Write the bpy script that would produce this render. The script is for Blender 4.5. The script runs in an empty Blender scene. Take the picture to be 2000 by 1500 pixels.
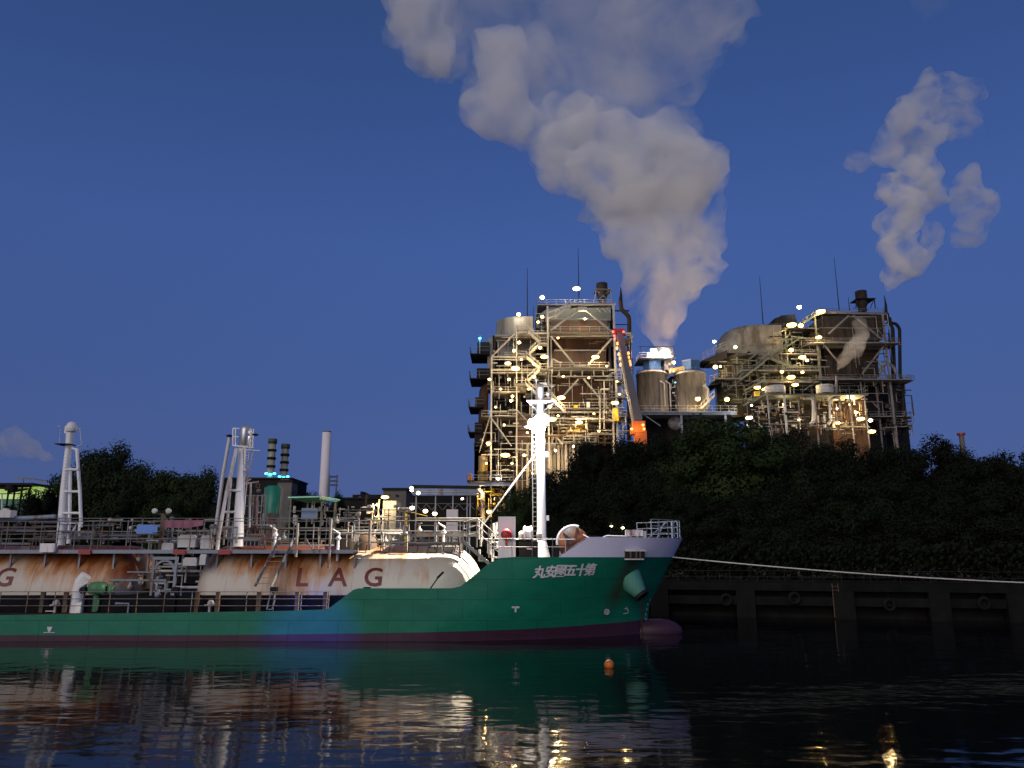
import bpy, bmesh, math, random
from mathutils import Vector, Matrix, noise as mnoise
R = math.radians
random.seed(7)
sc = bpy.context.scene
C = sc.collection

# ------------------------------------------------------------ camera
HC, F = 5.2, 1500.0
TH = math.atan(335 / 1500)
CT, ST = math.cos(TH), math.sin(TH)
cd = bpy.data.cameras.new('camera'); cam = bpy.data.objects.new('camera', cd); C.objects.link(cam)
cam.location = (0, 0, HC); cam.rotation_euler = (math.pi / 2 + TH, 0, 0)
cd.sensor_width = 36; cd.lens = 27; cd.clip_start = 0.1; cd.clip_end = 20000
sc.camera = cam

# ------------------------------------------------------------ sky: deep blue dusk
w = bpy.data.worlds.new('World'); sc.world = w; w.use_nodes = True
nt = w.node_tree; nt.nodes.clear()
wo = nt.nodes.new('ShaderNodeOutputWorld'); bg = nt.nodes.new('ShaderNodeBackground')
tc = nt.nodes.new('ShaderNodeTexCoord'); sx = nt.nodes.new('ShaderNodeSeparateXYZ')
rp = nt.nodes.new('ShaderNodeValToRGB')
nt.links.new(tc.outputs['Generated'], sx.inputs[0]); nt.links.new(sx.outputs['Z'], rp.inputs[0])
els = rp.color_ramp.elements
els[0].position = 0.0; els[0].color = (0.078, 0.120, 0.295, 1)
els[1].position = 1.0; els[1].color = (0.015, 0.03, 0.10, 1)
for p, c in ((0.10, (0.070, 0.113, 0.300)), (0.22, (0.058, 0.110, 0.312)), (0.38, (0.052, 0.106, 0.322)), (0.52, (0.038, 0.083, 0.258)), (0.68, (0.027, 0.064, 0.185))):
    e = els.new(p); e.color = (*c, 1)
bg.inputs['Strength'].default_value = 1.0
mxc = nt.nodes.new('ShaderNodeMix'); mxc.data_type = 'RGBA'; mxc.blend_type = 'MULTIPLY'; mxc.inputs[0].default_value = 1.0
rx = nt.nodes.new('ShaderNodeValToRGB'); mrx = nt.nodes.new('ShaderNodeMapRange'); mrx.inputs[1].default_value = -0.6; mrx.inputs[2].default_value = 0.6
nt.links.new(sx.outputs['X'], mrx.inputs[0]); nt.links.new(mrx.outputs[0], rx.inputs[0])
rx.color_ramp.elements[0].color = (0.90, 0.90, 0.90, 1); rx.color_ramp.elements[1].color = (0.98, 1.0, 1.0, 1)
q_ = rx.color_ramp.elements.new(0.6); q_.color = (1.02, 1.04, 1.04, 1)
nt.links.new(rp.outputs[0], mxc.inputs[6]); nt.links.new(rx.outputs[0], mxc.inputs[7]); nt.links.new(mxc.outputs[2], bg.inputs[0]); nt.links.new(bg.outputs[0], wo.inputs[0])

# ------------------------------------------------------------ last warm glow of the sunken sun, behind the camera
sl = bpy.data.lights.new('sun', 'SUN'); so = bpy.data.objects.new('sun', sl); C.objects.link(so)
sl.energy = 1.42; sl.angle = R(50); sl.color = (1.0, 0.86, 0.68)
so.rotation_euler = (R(68), 0, R(-25))

sc.view_settings.view_transform = 'Standard'; sc.view_settings.look = 'None'
sc.view_settings.exposure = 0.0; sc.view_settings.gamma = 1.0
sc.render.engine = 'CYCLES'
cy = sc.cycles
cy.use_denoising = True
cy.max_bounces = 8; cy.diffuse_bounces = 2; cy.glossy_bounces = 3; cy.transmission_bounces = 2
cy.volume_bounces = 6; cy.transparent_max_bounces = 8
cy.volume_step_rate = 0.6; cy.volume_max_steps = 160
cy.sample_clamp_indirect = 4.0; cy.sample_clamp_direct = 0.0
cy.caustics_reflective = False; cy.caustics_refractive = False
cy.use_light_tree = True

# ------------------------------------------------------------ helpers
def den(py): return CT - (750 - py) / F * ST
def ZZ(py, D): return HC + D * (ST + (750 - py) / F * CT) / den(py)
def XX(px, py, D): return D * (px - 1000) / F / den(py)
def P(px, py, D): return Vector((XX(px, py, D), D, ZZ(py, D)))

ORG = {}
def tag(o, label=None, cat=None, group=None, kind=None):
    if label: o['label'] = label
    if cat: o['category'] = cat
    if group: o['group'] = group
    if kind: o['kind'] = kind
    return o
def thing(name, loc, label, cat, group=None, kind=None):
    o = bpy.data.objects.new(name, None); C.objects.link(o); o.location = loc
    o.empty_display_size = 0.5
    ORG[o] = Vector(loc)
    return tag(o, label, cat, group, kind)

class MB:
    def __init__(s): s.v = []; s.f = []; s.sm = []
    def add(s, vs, fs, smooth=False):
        n = len(s.v); s.v += [Vector(v) for v in vs]
        for f in fs: s.f.append([i + n for i in f]); s.sm.append(smooth)
        return s
    def box(s, c, d, rz=0, ry=0):
        c = Vector(c); m = Matrix.Rotation(rz, 3, 'Z') @ Matrix.Rotation(ry, 3, 'Y')
        vs = [c + m @ Vector((x * d[0] / 2, y * d[1] / 2, z * d[2] / 2)) for x in (-1, 1) for y in (-1, 1) for z in (-1, 1)]
        return s.add(vs, [(0, 1, 3, 2), (4, 6, 7, 5), (0, 4, 5, 1), (2, 3, 7, 6), (0, 2, 6, 4), (1, 5, 7, 3)])
    def b2(s, x0, x1, y0, y1, z0, z1): return s.box(((x0 + x1) / 2, (y0 + y1) / 2, (z0 + z1) / 2), (abs(x1 - x0), abs(y1 - y0), abs(z1 - z0)))
    def bar(s, a, b, w, h=None):
        a, b = Vector(a), Vector(b); h = h or w
        d = (b - a); L = d.length
        if L < 1e-5: return s
        d /= L; up = Vector((0, 0, 1)) if abs(d.z) < 0.97 else Vector((0, 1, 0))
        u = d.cross(up).normalized(); v = u.cross(d)
        vs = [q + u * (w / 2) * i + v * (h / 2) * j for q in (a, b) for i, j in ((-1, -1), (1, -1), (1, 1), (-1, 1))]
        return s.add(vs, [(0, 3, 2, 1), (4, 5, 6, 7), (0, 1, 5, 4), (1, 2, 6, 5), (2, 3, 7, 6), (3, 0, 4, 7)])
    def ibeam(s, a, b, h, w=None):
        a, b = Vector(a), Vector(b); w = w or h * 0.6
        up = Vector((0, 0, 1)) if abs((b - a).normalized().z) < 0.97 else Vector((0, 1, 0))
        t = h * 0.13
        d = (b - a).normalized(); u = d.cross(up).normalized(); v = u.cross(d)
        s.bar(a + v * (h / 2 - t / 2), b + v * (h / 2 - t / 2), w, t); s.bar(a - v * (h / 2 - t / 2), b - v * (h / 2 - t / 2), w, t)
        return s.bar(a, b, t, h - 2 * t)
    def tube(s, pts, r, n=10, r1=None, caps=True):
        pts = [Vector(p) for p in pts]; k = len(pts); r1 = r if r1 is None else r1
        rings = []; pu = None
        for i, p in enumerate(pts):
            d = (pts[min(i + 1, k - 1)] - pts[max(i - 1, 0)]).normalized()
            if pu is None:
                up = Vector((0, 0, 1)) if abs(d.z) < 0.9 else Vector((0, 1, 0)); u = d.cross(up).normalized()
            else:
                u = (pu - d * pu.dot(d)).normalized()
            pu = u; v = d.cross(u); rr = r + (r1 - r) * i / max(1, k - 1)
            rings.append([p + (u * math.cos(2 * math.pi * j / n) + v * math.sin(2 * math.pi * j / n)) * rr for j in range(n)])
        vs = [q for rg in rings for q in rg]
        fs = [(i * n + j, i * n + (j + 1) % n, (i + 1) * n + (j + 1) % n, (i + 1) * n + j) for i in range(k - 1) for j in range(n)]
        s.add(vs, fs, True)
        if caps:
            s.add(rings[0], [tuple(reversed(range(n)))]); s.add(rings[-1], [tuple(range(n))])
        return s
    def lathe(s, c, prof, n=24, axis='Z', sy=1.0):
        # prof: list of (r, h)
        c = Vector(c); vs = []
        for r, h in prof:
            for j in range(n):
                a = 2 * math.pi * j / n; x, y = r * math.cos(a), r * math.sin(a) * sy
                vs.append(c + (Vector((x, y, h)) if axis == 'Z' else Vector((h, x, y)) if axis == 'X' else Vector((x, h, y))))
        k = len(prof)
        fs = [(i * n + j, i * n + (j + 1) % n, (i + 1) * n + (j + 1) % n, (i + 1) * n + j) for i in range(k - 1) for j in range(n)]
        s.add(vs, fs, True)
        if prof[0][0] > 1e-3: s.add(vs[:n], [tuple(reversed(range(n)))])
        if prof[-1][0] > 1e-3: s.add(vs[-n:], [tuple(range(n))])
        return s
    def prism(s, poly, y0, y1):
        # poly of (x,z), extruded along y
        n = len(poly); vs = [Vector((x, y0, z)) for x, z in poly] + [Vector((x, y1, z)) for x, z in poly]
        fs = [tuple(range(n)), tuple(reversed(range(n, 2 * n)))] + [(i, i + n, (i + 1) % n + n, (i + 1) % n) for i in range(n)]
        return s.add(vs, fs)
    def prismz(s, poly, z0, z1):
        n = len(poly); vs = [Vector((x, y, z0)) for x, y in poly] + [Vector((x, y, z1)) for x, y in poly]
        fs = [tuple(reversed(range(n))), tuple(range(n, 2 * n))] + [(i, (i + 1) % n, (i + 1) % n + n, i + n) for i in range(n)]
        return s.add(vs, fs)
    def ball(s, c, r, n=10, sz=None):
        sz = sz or r; prof = [(max(1e-4, r * math.sin(math.pi * i / n)), -sz * math.cos(math.pi * i / n)) for i in range(n + 1)]
        return s.lathe(c, prof, max(8, n + 2))
    def build(s, name, mat, parent=None, loc=None):
        og = ORG[parent] if parent is not None else Vector(loc) if loc is not None else Vector((0, 0, 0))
        me = bpy.data.meshes.new(name); me.from_pydata([tuple(v - og) for v in s.v], [], s.f)
        me.polygons.foreach_set('use_smooth', s.sm)
        me.validate(); me.materials.append(mat)
        bm = bmesh.new(); bm.from_mesh(me); bmesh.ops.recalc_face_normals(bm, faces=bm.faces); bm.to_mesh(me); bm.free()
        o = bpy.data.objects.new(name, me); C.objects.link(o)
        if parent is not None: o.parent = parent
        else: o.location = og
        ORG[o] = og
        return o

# ------------------------------------------------------------ materials
def mat_new(name):
    m = bpy.data.materials.new(name); m.use_nodes = True
    n = m.node_tree; b = n.nodes['Principled BSDF']
    return m, n, b
def noise_node(n, scale, detail=4, vec=None, rough=0.55):
    t = n.nodes.new('ShaderNodeTexNoise'); t.inputs['Scale'].default_value = scale; t.inputs['Detail'].default_value = detail
    t.inputs['Roughness'].default_value = rough
    if vec is not None: n.links.new(vec, t.inputs['Vector'])
    return t
def pos_scaled(n, s):
    g = n.nodes.new('ShaderNodeNewGeometry'); mp = n.nodes.new('ShaderNodeMapping'); mp.inputs['Scale'].default_value = s
    n.links.new(g.outputs['Position'], mp.inputs['Vector']); return mp.outputs[0]
def ramp(n, fac, stops):
    r = n.nodes.new('ShaderNodeValToRGB'); e = r.color_ramp.elements
    e[0].position = stops[0][0]; e[0].color = (*stops[0][1], 1); e[1].position = stops[-1][0]; e[1].color = (*stops[-1][1], 1)
    for p, c in stops[1:-1]: q = e.new(p); q.color = (*c, 1)
    n.links.new(fac, r.inputs[0]); return r.outputs[0]
def mixc(n, fac, a, b, mode='MIX'):
    m = n.nodes.new('ShaderNodeMix'); m.data_type = 'RGBA'; m.blend_type = mode
    for i, v in ((0, fac), (6, a), (7, b)):
        if hasattr(v, 'links'): n.links.new(v, m.inputs[i])
        else: m.inputs[i].default_value = (*v, 1) if isinstance(v, tuple) else v
    return m.outputs[2]
def paint(name, col, rough=0.5, var=0.25, scale=(0.6, 0.6, 0.25), rust=0.0, metal=0.0, rustcol=(0.16, 0.06, 0.02), bump=0.0):
    m, n, b = mat_new(name)
    v = pos_scaled(n, scale)
    t = noise_node(n, 1.0, 6, v, 0.65)
    lo = tuple(c * (1 - var) for c in col); hi = tuple(min(1, c * (1 + var)) for c in col)
    c = ramp(n, t.outputs[0], [(0.3, lo), (0.7, hi)])
    if rust > 0:
        v2 = pos_scaled(n, (scale[0] * 1.7, scale[1] * 1.7, scale[2] * 0.7)); t2 = noise_node(n, 1.0, 7, v2, 0.7)
        f = ramp(n, t2.outputs[0], [(0.62 - rust * 0.35, (0, 0, 0)), (0.74 - rust * 0.3, (1, 1, 1))])
        c = mixc(n, f, c, rustcol)
    n.links.new(c, b.inputs['Base Color'])
    b.inputs['Roughness'].default_value = rough; b.inputs['Metallic'].default_value = metal
    if max(col) < 0.08: b.inputs['Specular IOR Level'].default_value = 0.08
    if bump:
        bp = n.nodes.new('ShaderNodeBump'); bp.inputs['Strength'].default_value = bump; bp.inputs['Distance'].default_value = 0.05
        n.links.new(t.outputs[0], bp.inputs['Height']); n.links.new(bp.outputs[0], b.inputs['Normal'])
    return m
def emis(name, col, s):
    m, n, b = mat_new(name); b.inputs['Base Color'].default_value = (0.8, 0.8, 0.8, 1)
    b.inputs['Emission Color'].default_value = (*col, 1); b.inputs['Emission Strength'].default_value = s
    return m
def cladding(name, col, freq, axis=0, rustc=(0.2, 0.12, 0.06), rust=0.3):
    m, n, b = mat_new(name)
    g = n.nodes.new('ShaderNodeNewGeometry'); s = n.nodes.new('ShaderNodeSeparateXYZ'); n.links.new(g.outputs['Position'], s.inputs[0])
    mu = n.nodes.new('ShaderNodeMath'); mu.operation = 'MULTIPLY'; mu.inputs[1].default_value = freq; n.links.new(s.outputs[axis], mu.inputs[0])
    si = n.nodes.new('ShaderNodeMath'); si.operation = 'SINE'; n.links.new(mu.outputs[0], si.inputs[0])
    bp = n.nodes.new('ShaderNodeBump'); bp.inputs['Strength'].default_value = 0.5; bp.inputs['Distance'].default_value = 0.1
    n.links.new(si.outputs[0], bp.inputs['Height']); n.links.new(bp.outputs[0], b.inputs['Normal'])
    t = noise_node(n, 1.0, 6, pos_scaled(n, (0.5, 0.5, 0.08)), 0.7)
    c = ramp(n, t.outputs[0], [(0.3, tuple(x * 0.7 for x in col)), (0.7, tuple(min(1, x * 1.2) for x in col))])
    t2 = noise_node(n, 1.0, 7, pos_scaled(n, (0.9, 0.9, 0.12)), 0.7)
    f = ramp(n, t2.outputs[0], [(0.6 - rust * 0.3, (0, 0, 0)), (0.75 - rust * 0.2, (1, 1, 1))])
    c = mixc(n, f, c, rustc)
    n.links.new(c, b.inputs['Base Color']); b.inputs['Roughness'].default_value = 0.6
    return m

M = {}
M['white'] = paint('white_paint', (0.78, 0.78, 0.82), 0.45, 0.12, rust=0.12)
M['white2'] = paint('old_white_paint', (0.55, 0.55, 0.56), 0.5, 0.2, rust=0.3)
M['grey'] = paint('grey_paint', (0.16, 0.17, 0.19), 0.5, 0.2, rust=0.3)
M['bluegrey'] = paint('blue_grey_paint', (0.22, 0.26, 0.34), 0.5, 0.15, rust=0.2)
M['dark'] = paint('dark_steel', (0.020, 0.019, 0.021), 0.6, 0.3)
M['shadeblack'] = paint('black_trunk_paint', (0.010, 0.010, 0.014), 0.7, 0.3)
M['shiprail'] = paint('ship_rail_paint', (0.22, 0.22, 0.22), 0.6, 0.25, rust=0.3)
M['bulwark'] = paint('bulwark_paint', (0.66, 0.65, 0.82), 0.55, 0.06, (0.5, 0.5, 0.5))
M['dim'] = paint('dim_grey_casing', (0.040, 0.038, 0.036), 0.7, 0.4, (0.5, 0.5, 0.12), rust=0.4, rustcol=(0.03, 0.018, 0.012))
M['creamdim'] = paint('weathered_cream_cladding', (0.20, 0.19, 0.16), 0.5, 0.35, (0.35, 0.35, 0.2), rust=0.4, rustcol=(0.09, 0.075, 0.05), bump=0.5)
M['deck'] = paint('deck_paint', (0.07, 0.05, 0.045), 0.7, 0.4, (1.5, 1.5, 1.5), rust=0.3)
M['pale'] = paint('pale_steel', (0.46, 0.46, 0.44), 0.55, 0.2, (0.3, 0.3, 0.3), rust=0.15)
M['palegreen'] = paint('pale_green_steel', (0.13, 0.15, 0.13), 0.55, 0.2, (0.3, 0.3, 0.3), rust=0.15)
M['rust'] = paint('rusty_casing', (0.085, 0.040, 0.020), 0.8, 0.45, (0.5, 0.5, 0.12), rust=0.45, rustcol=(0.05, 0.03, 0.025))
M['rusty_grey'] = paint('rust_streaked_grey', (0.10, 0.075, 0.055), 0.7, 0.3, (0.5, 0.5, 0.1), rust=0.4, rustcol=(0.12, 0.05, 0.025))
M['pipebrown'] = paint('brown_duct', (0.055, 0.035, 0.024), 0.6, 0.35, (0.3, 0.3, 0.3))
M['blackstack'] = paint('black_stack', (0.03, 0.025, 0.025), 0.6, 0.4)
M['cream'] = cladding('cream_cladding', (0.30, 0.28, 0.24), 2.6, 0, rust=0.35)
M['greencyl'] = paint('mottled_green_insulation', (0.075, 0.070, 0.036), 0.45, 0.45, (0.6, 0.6, 0.6), rust=0.2, bump=0.6)
M['silo'] = cladding('concrete_silo', (0.30, 0.26, 0.21), 3.5, 0, rustc=(0.14, 0.11, 0.08), rust=0.5)
M['bluepent'] = cladding('blue_cladding', (0.02, 0.10, 0.26), 4.0, 0, rustc=(0.02, 0.09, 0.2), rust=0.3)
M['sheet'] = cladding('pale_sheet_cladding', (0.42, 0.37, 0.31), 3.2, 0, rustc=(0.3, 0.22, 0.16), rust=0.2)
M['red'] = paint('red_paint', (0.32, 0.015, 0.02), 0.45, 0.2)
M['letter'] = paint('dark_red_letter', (0.13, 0.004, 0.012), 0.5, 0.15, (2, 2, 2))
M['markwhite'] = paint('mark_white', (0.62, 0.60, 0.66), 0.55, 0.25, (4, 4, 4))
M['greenm'] = paint('green_machine_paint', (0.045, 0.16, 0.08), 0.5, 0.3)
M['teal'] = paint('teal_tank_paint', (0.02, 0.22, 0.15), 0.4, 0.25)
M['mint'] = paint('mint_roof', (0.35, 0.85, 0.58), 0.5, 0.15)
M['orange'] = paint('orange_paint', (0.55, 0.16, 0.02), 0.5, 0.3)
M['yellow'] = paint('yellow_paint', (0.6, 0.4, 0.02), 0.5, 0.2)
M['bluesign'] = paint('blue_board', (0.10, 0.25, 0.72), 0.5, 0.12)
M['banner'] = paint('faded_banner', (0.32, 0.13, 0.19), 0.8, 0.25)
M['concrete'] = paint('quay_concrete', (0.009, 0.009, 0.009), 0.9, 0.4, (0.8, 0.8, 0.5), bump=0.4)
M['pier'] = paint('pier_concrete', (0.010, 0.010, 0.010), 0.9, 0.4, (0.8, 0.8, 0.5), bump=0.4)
M['ground'] = paint('shore_ground', (0.05, 0.048, 0.042), 0.95, 0.4, (0.3, 0.3, 0.3), bump=0.3)
M['chimney'] = paint('pale_chimney', (0.80, 0.74, 0.78), 0.7, 0.06)
M['rope'] = paint('mooring_rope', (0.62, 0.60, 0.55), 0.9, 0.2, (5, 5, 5))
M['bark'] = paint('bark', (0.018, 0.014, 0.011), 0.95, 0.4, (3, 3, 1))
M['darkbld'] = paint('dark_building', (0.020, 0.020, 0.022), 0.8, 0.3, (0.2, 0.2, 0.2))
M['greybld'] = paint('grey_building', (0.13, 0.12, 0.12), 0.8, 0.2, (0.2, 0.2, 0.2))
M['cord'] = paint('chain_iron', (0.03, 0.025, 0.022), 0.7, 0.3)
M['lime'] = emis('glowing_lime_wall', (0.42, 0.62, 0.12), 0.75)  # the wall itself glows in place of the lamplight falling on it
M['warm'] = emis('warm_lamp', (1.0, 0.58, 0.08), 11)
M['warmdim'] = emis('warm_lamp_small', (1.0, 0.55, 0.12), 3)
M['cool'] = emis('white_lamp', (1.0, 0.82, 0.45), 14)
M['flood'] = emis('flood_lamp', (1.0, 0.97, 0.95), 110)
M['cyanl'] = emis('cyan_lamp', (0.05, 0.75, 1.0), 4)
M['redl'] = emis('red_lamp', (1.0, 0.03, 0.02), 1.6)
M['orangel'] = emis('orange_lamp', (1.0, 0.32, 0.02), 2)

# tank skin: white with rust streaks running down round the shell
def tank_mat():
    m, n, b = mat_new('rust_streaked_tank')
    g = n.nodes.new('ShaderNodeNewGeometry'); s = n.nodes.new('ShaderNodeSeparateXYZ'); n.links.new(g.outputs['Position'], s.inputs[0])
    st = noise_node(n, 1.0, 7, pos_scaled(n, (0.62, 0.10, 0.15)), 0.66)
    fine = noise_node(n, 1.0, 6, pos_scaled(n, (5.0, 0.5, 0.6)), 0.7)
    big = noise_node(n, 1.0, 3, pos_scaled(n, (0.16, 0.3, 0.3)), 0.5)
    # rust gathers above the seam at z 4.9 and towards the middle of the ship
    mr = n.nodes.new('ShaderNodeMapRange'); mr.inputs[1].default_value = 3.2; mr.inputs[2].default_value = 5.6; mr.inputs[3].default_value = -0.06; mr.inputs[4].default_value = 0.13
    n.links.new(s.outputs['Z'], mr.inputs[0])
    mx = n.nodes.new('ShaderNodeMapRange'); mx.inputs[1].default_value = -9.9; mx.inputs[2].default_value = -11.6; mx.inputs[3].default_value = -0.17; mx.inputs[4].default_value = 0.05
    n.links.new(s.outputs['X'], mx.inputs[0])
    def add(a, c, op='ADD', k=None):
        q = n.nodes.new('ShaderNodeMath'); q.operation = op
        n.links.new(a, q.inputs[0])
        if k is None: n.links.new(c, q.inputs[1])
        else: q.inputs[1].default_value = k
        return q.outputs[0]
    f = add(add(add(st.outputs[0], mr.outputs[0]), mx.outputs[0]), add(fine.outputs[0], None, 'MULTIPLY', 0.22))
    f = add(f, add(add(big.outputs[0], None, 'MULTIPLY', 0.75), None, 'SUBTRACT', 0.25))
    base = ramp(n, big.outputs[0], [(0.3, (0.46, 0.42, 0.37)), (0.7, (0.62, 0.58, 0.53))])
    c = mixc(n, ramp(n, f, [(0.66, (0, 0, 0)), (0.84, (0.85, 0.85, 0.85))]), base, (0.46, 0.21, 0.07))
    c = mixc(n, ramp(n, f, [(0.82, (0, 0, 0)), (0.98, (1, 1, 1))]), c, (0.24, 0.060, 0.010))
    n.links.new(c, b.inputs['Base Color']); b.inputs['Roughness'].default_value = 0.42
    return m
M['tank'] = tank_mat()

def hull_mat(name, col, stain=True):
    m, n, b = mat_new(name)
    t = noise_node(n, 1.0, 7, pos_scaled(n, (0.5, 0.5, 1.2)), 0.65)
    c = ramp(n, t.outputs[0], [(0.25, tuple(x * 0.75 for x in col)), (0.75, tuple(x * 1.2 for x in col))])
    st = noise_node(n, 1.0, 6, pos_scaled(n, (2.2, 2.2, 0.18)), 0.75)
    c = mixc(n, ramp(n, st.outputs[0], [(0.62, (0, 0, 0)), (0.82, (0.55, 0.55, 0.55))]), c, (0.012, 0.06, 0.035))
    if stain:
        # brown run of rust below the bow fairlead: distance from a slanted line in x,z
        g = n.nodes.new('ShaderNodeNewGeometry'); s = n.nodes.new('ShaderNodeSeparateXYZ'); n.links.new(g.outputs['Position'], s.inputs[0])
        def mth(op, a, bb):
            q = n.nodes.new('ShaderNodeMath'); q.operation = op
            for i, v in ((0, a), (1, bb)):
                if isinstance(v, (int, float)): q.inputs[i].default_value = v
                else: n.links.new(v, q.inputs[i])
            return q.outputs[0]
        # line x = 8.0 at z 5.0 to x = 6.2 at z 1.4
        lx = mth('ADD', mth('MULTIPLY', mth('SUBTRACT', s.outputs['Z'], 5.0), 0.5), 8.05)
        d = mth('ABSOLUTE', mth('SUBTRACT', s.outputs['X'], lx), 0)
        wob = noise_node(n, 1.0, 5, pos_scaled(n, (2.5, 1, 0.8)), 0.7)
        d = mth('ADD', d, mth('MULTIPLY', mth('SUBTRACT', wob.outputs[0], 0.5), 0.9))
        f1 = ramp(n, d, [(0.0, (1, 1, 1)), (0.85, (0, 0, 0))])
        zz = ramp(n, mth('MULTIPLY', s.outputs['Z'], 0.2), [(0.26, (0, 0, 0)), (0.55, (1, 1, 1)), (0.96, (1, 1, 1)), (0.985, (0, 0, 0))])
        f = mixc(n, 1.0, f1, zz, 'MULTIPLY')
        f = mixc(n, 0.25, f, (0, 0, 0))
        c = mixc(n, f, c, (0.055, 0.035, 0.02))
    n.links.new(c, b.inputs['Base Color']); b.inputs['Roughness'].default_value = 0.45; b.inputs['Specular IOR Level'].default_value = 0.25
    bp = n.nodes.new('ShaderNodeBump'); bp.inputs['Strength'].default_value = 0.55; bp.inputs['Distance'].default_value = 0.06
    wv = noise_node(n, 1.0, 2, pos_scaled(n, (0.9, 0.9, 0.6)), 0.4)
    n.links.new(wv.outputs[0], bp.inputs['Height'])
    # welded plates
    g2 = n.nodes.new('ShaderNodeNewGeometry'); s2 = n.nodes.new('ShaderNodeSeparateXYZ'); cb = n.nodes.new('ShaderNodeCombineXYZ'); n.links.new(g2.outputs['Position'], s2.inputs[0]); n.links.new(s2.outputs['X'], cb.inputs[0]); n.links.new(s2.outputs['Z'], cb.inputs[1])
    br = n.nodes.new('ShaderNodeTexBrick'); br.inputs['Scale'].default_value = 1.0; br.inputs['Brick Width'].default_value = 3.1; br.inputs['Row Height'].default_value = 1.25; br.inputs['Mortar Size'].default_value = 0.022; br.inputs['Mortar Smooth'].default_value = 0.4
    br.inputs['Color1'].default_value = (1, 1, 1, 1); br.inputs['Color2'].default_value = (0.86, 0.86, 0.86, 1); br.inputs['Mortar'].default_value = (0.7, 0.7, 0.7, 1)
    n.links.new(cb.outputs[0], br.inputs['Vector'])
    b2 = n.nodes.new('ShaderNodeBump'); b2.inputs['Strength'].default_value = 0.6; b2.inputs['Distance'].default_value = 0.03; n.links.new(br.outputs['Fac'], b2.inputs['Height']); n.links.new(bp.outputs[0], b2.inputs['Normal']); n.links.new(b2.outputs[0], b.inputs['Normal'])
    c = mixc(n, 0.6, c, br.outputs['Color'], 'MULTIPLY')
    # scrapes and grime toward the water line
    sc2 = noise_node(n, 1.0, 7, pos_scaled(n, (0.7, 0.7, 6.0)), 0.75)
    c = mixc(n, ramp(n, sc2.outputs[0], [(0.66, (0, 0, 0)), (0.74, (0.5, 0.5, 0.5))]), c, (0.09, 0.10, 0.09))
    dr = noise_node(n, 1.0, 8, pos_scaled(n, (1.6, 1.6, 0.10)), 0.8)
    c = mixc(n, ramp(n, dr.outputs[0], [(0.64, (0, 0, 0)), (0.76, (0.6, 0.6, 0.6))]), c, (0.07, 0.035, 0.02))
    n.links.new(c, b.inputs['Base Color'])
    return m
M['hull'] = hull_mat('green_hull', (0.008, 0.175, 0.110))
M['boot'] = hull_mat('red_bottom_paint', (0.055, 0.024, 0.048), False)

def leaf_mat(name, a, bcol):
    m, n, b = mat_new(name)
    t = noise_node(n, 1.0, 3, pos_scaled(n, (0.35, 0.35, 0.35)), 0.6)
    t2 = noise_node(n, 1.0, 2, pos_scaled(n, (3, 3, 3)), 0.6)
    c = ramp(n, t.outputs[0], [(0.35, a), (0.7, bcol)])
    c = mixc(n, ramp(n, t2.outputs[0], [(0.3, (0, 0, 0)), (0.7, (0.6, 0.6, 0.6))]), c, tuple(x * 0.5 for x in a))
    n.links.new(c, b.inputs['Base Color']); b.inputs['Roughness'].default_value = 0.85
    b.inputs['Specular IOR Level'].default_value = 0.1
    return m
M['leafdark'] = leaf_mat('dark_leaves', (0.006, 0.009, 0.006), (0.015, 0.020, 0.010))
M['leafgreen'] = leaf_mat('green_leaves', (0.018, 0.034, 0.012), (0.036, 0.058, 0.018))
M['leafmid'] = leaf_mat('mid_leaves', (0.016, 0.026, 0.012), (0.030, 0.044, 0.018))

def water_mat():
    m, n, b = mat_new('dark_water')
    b.inputs['Base Color'].default_value = (0.002, 0.004, 0.006, 1); b.inputs['Roughness'].default_value = 0.06
    b.inputs['IOR'].default_value = 1.21
    a = noise_node(n, 1.0, 2.5, pos_scaled(n, (0.62, 1.15, 1)), 0.42)
    c = noise_node(n, 1.0, 2, pos_scaled(n, (0.16, 0.3, 1)), 0.5)
    b1 = n.nodes.new('ShaderNodeBump'); b1.inputs['Strength'].default_value = 0.55; b1.inputs['Distance'].default_value = 0.045
    b2 = n.nodes.new('ShaderNodeBump'); b2.inputs['Strength'].default_value = 0.5; b2.inputs['Distance'].default_value = 0.07
    n.links.new(a.outputs[0], b1.inputs['Height']); n.links.new(c.outputs[0], b2.inputs['Height'])
    n.links.new(b2.outputs[0], b1.inputs['Normal']); n.links.new(b1.outputs[0], b.inputs['Normal'])
    return m
M['water'] = water_mat()

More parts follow.
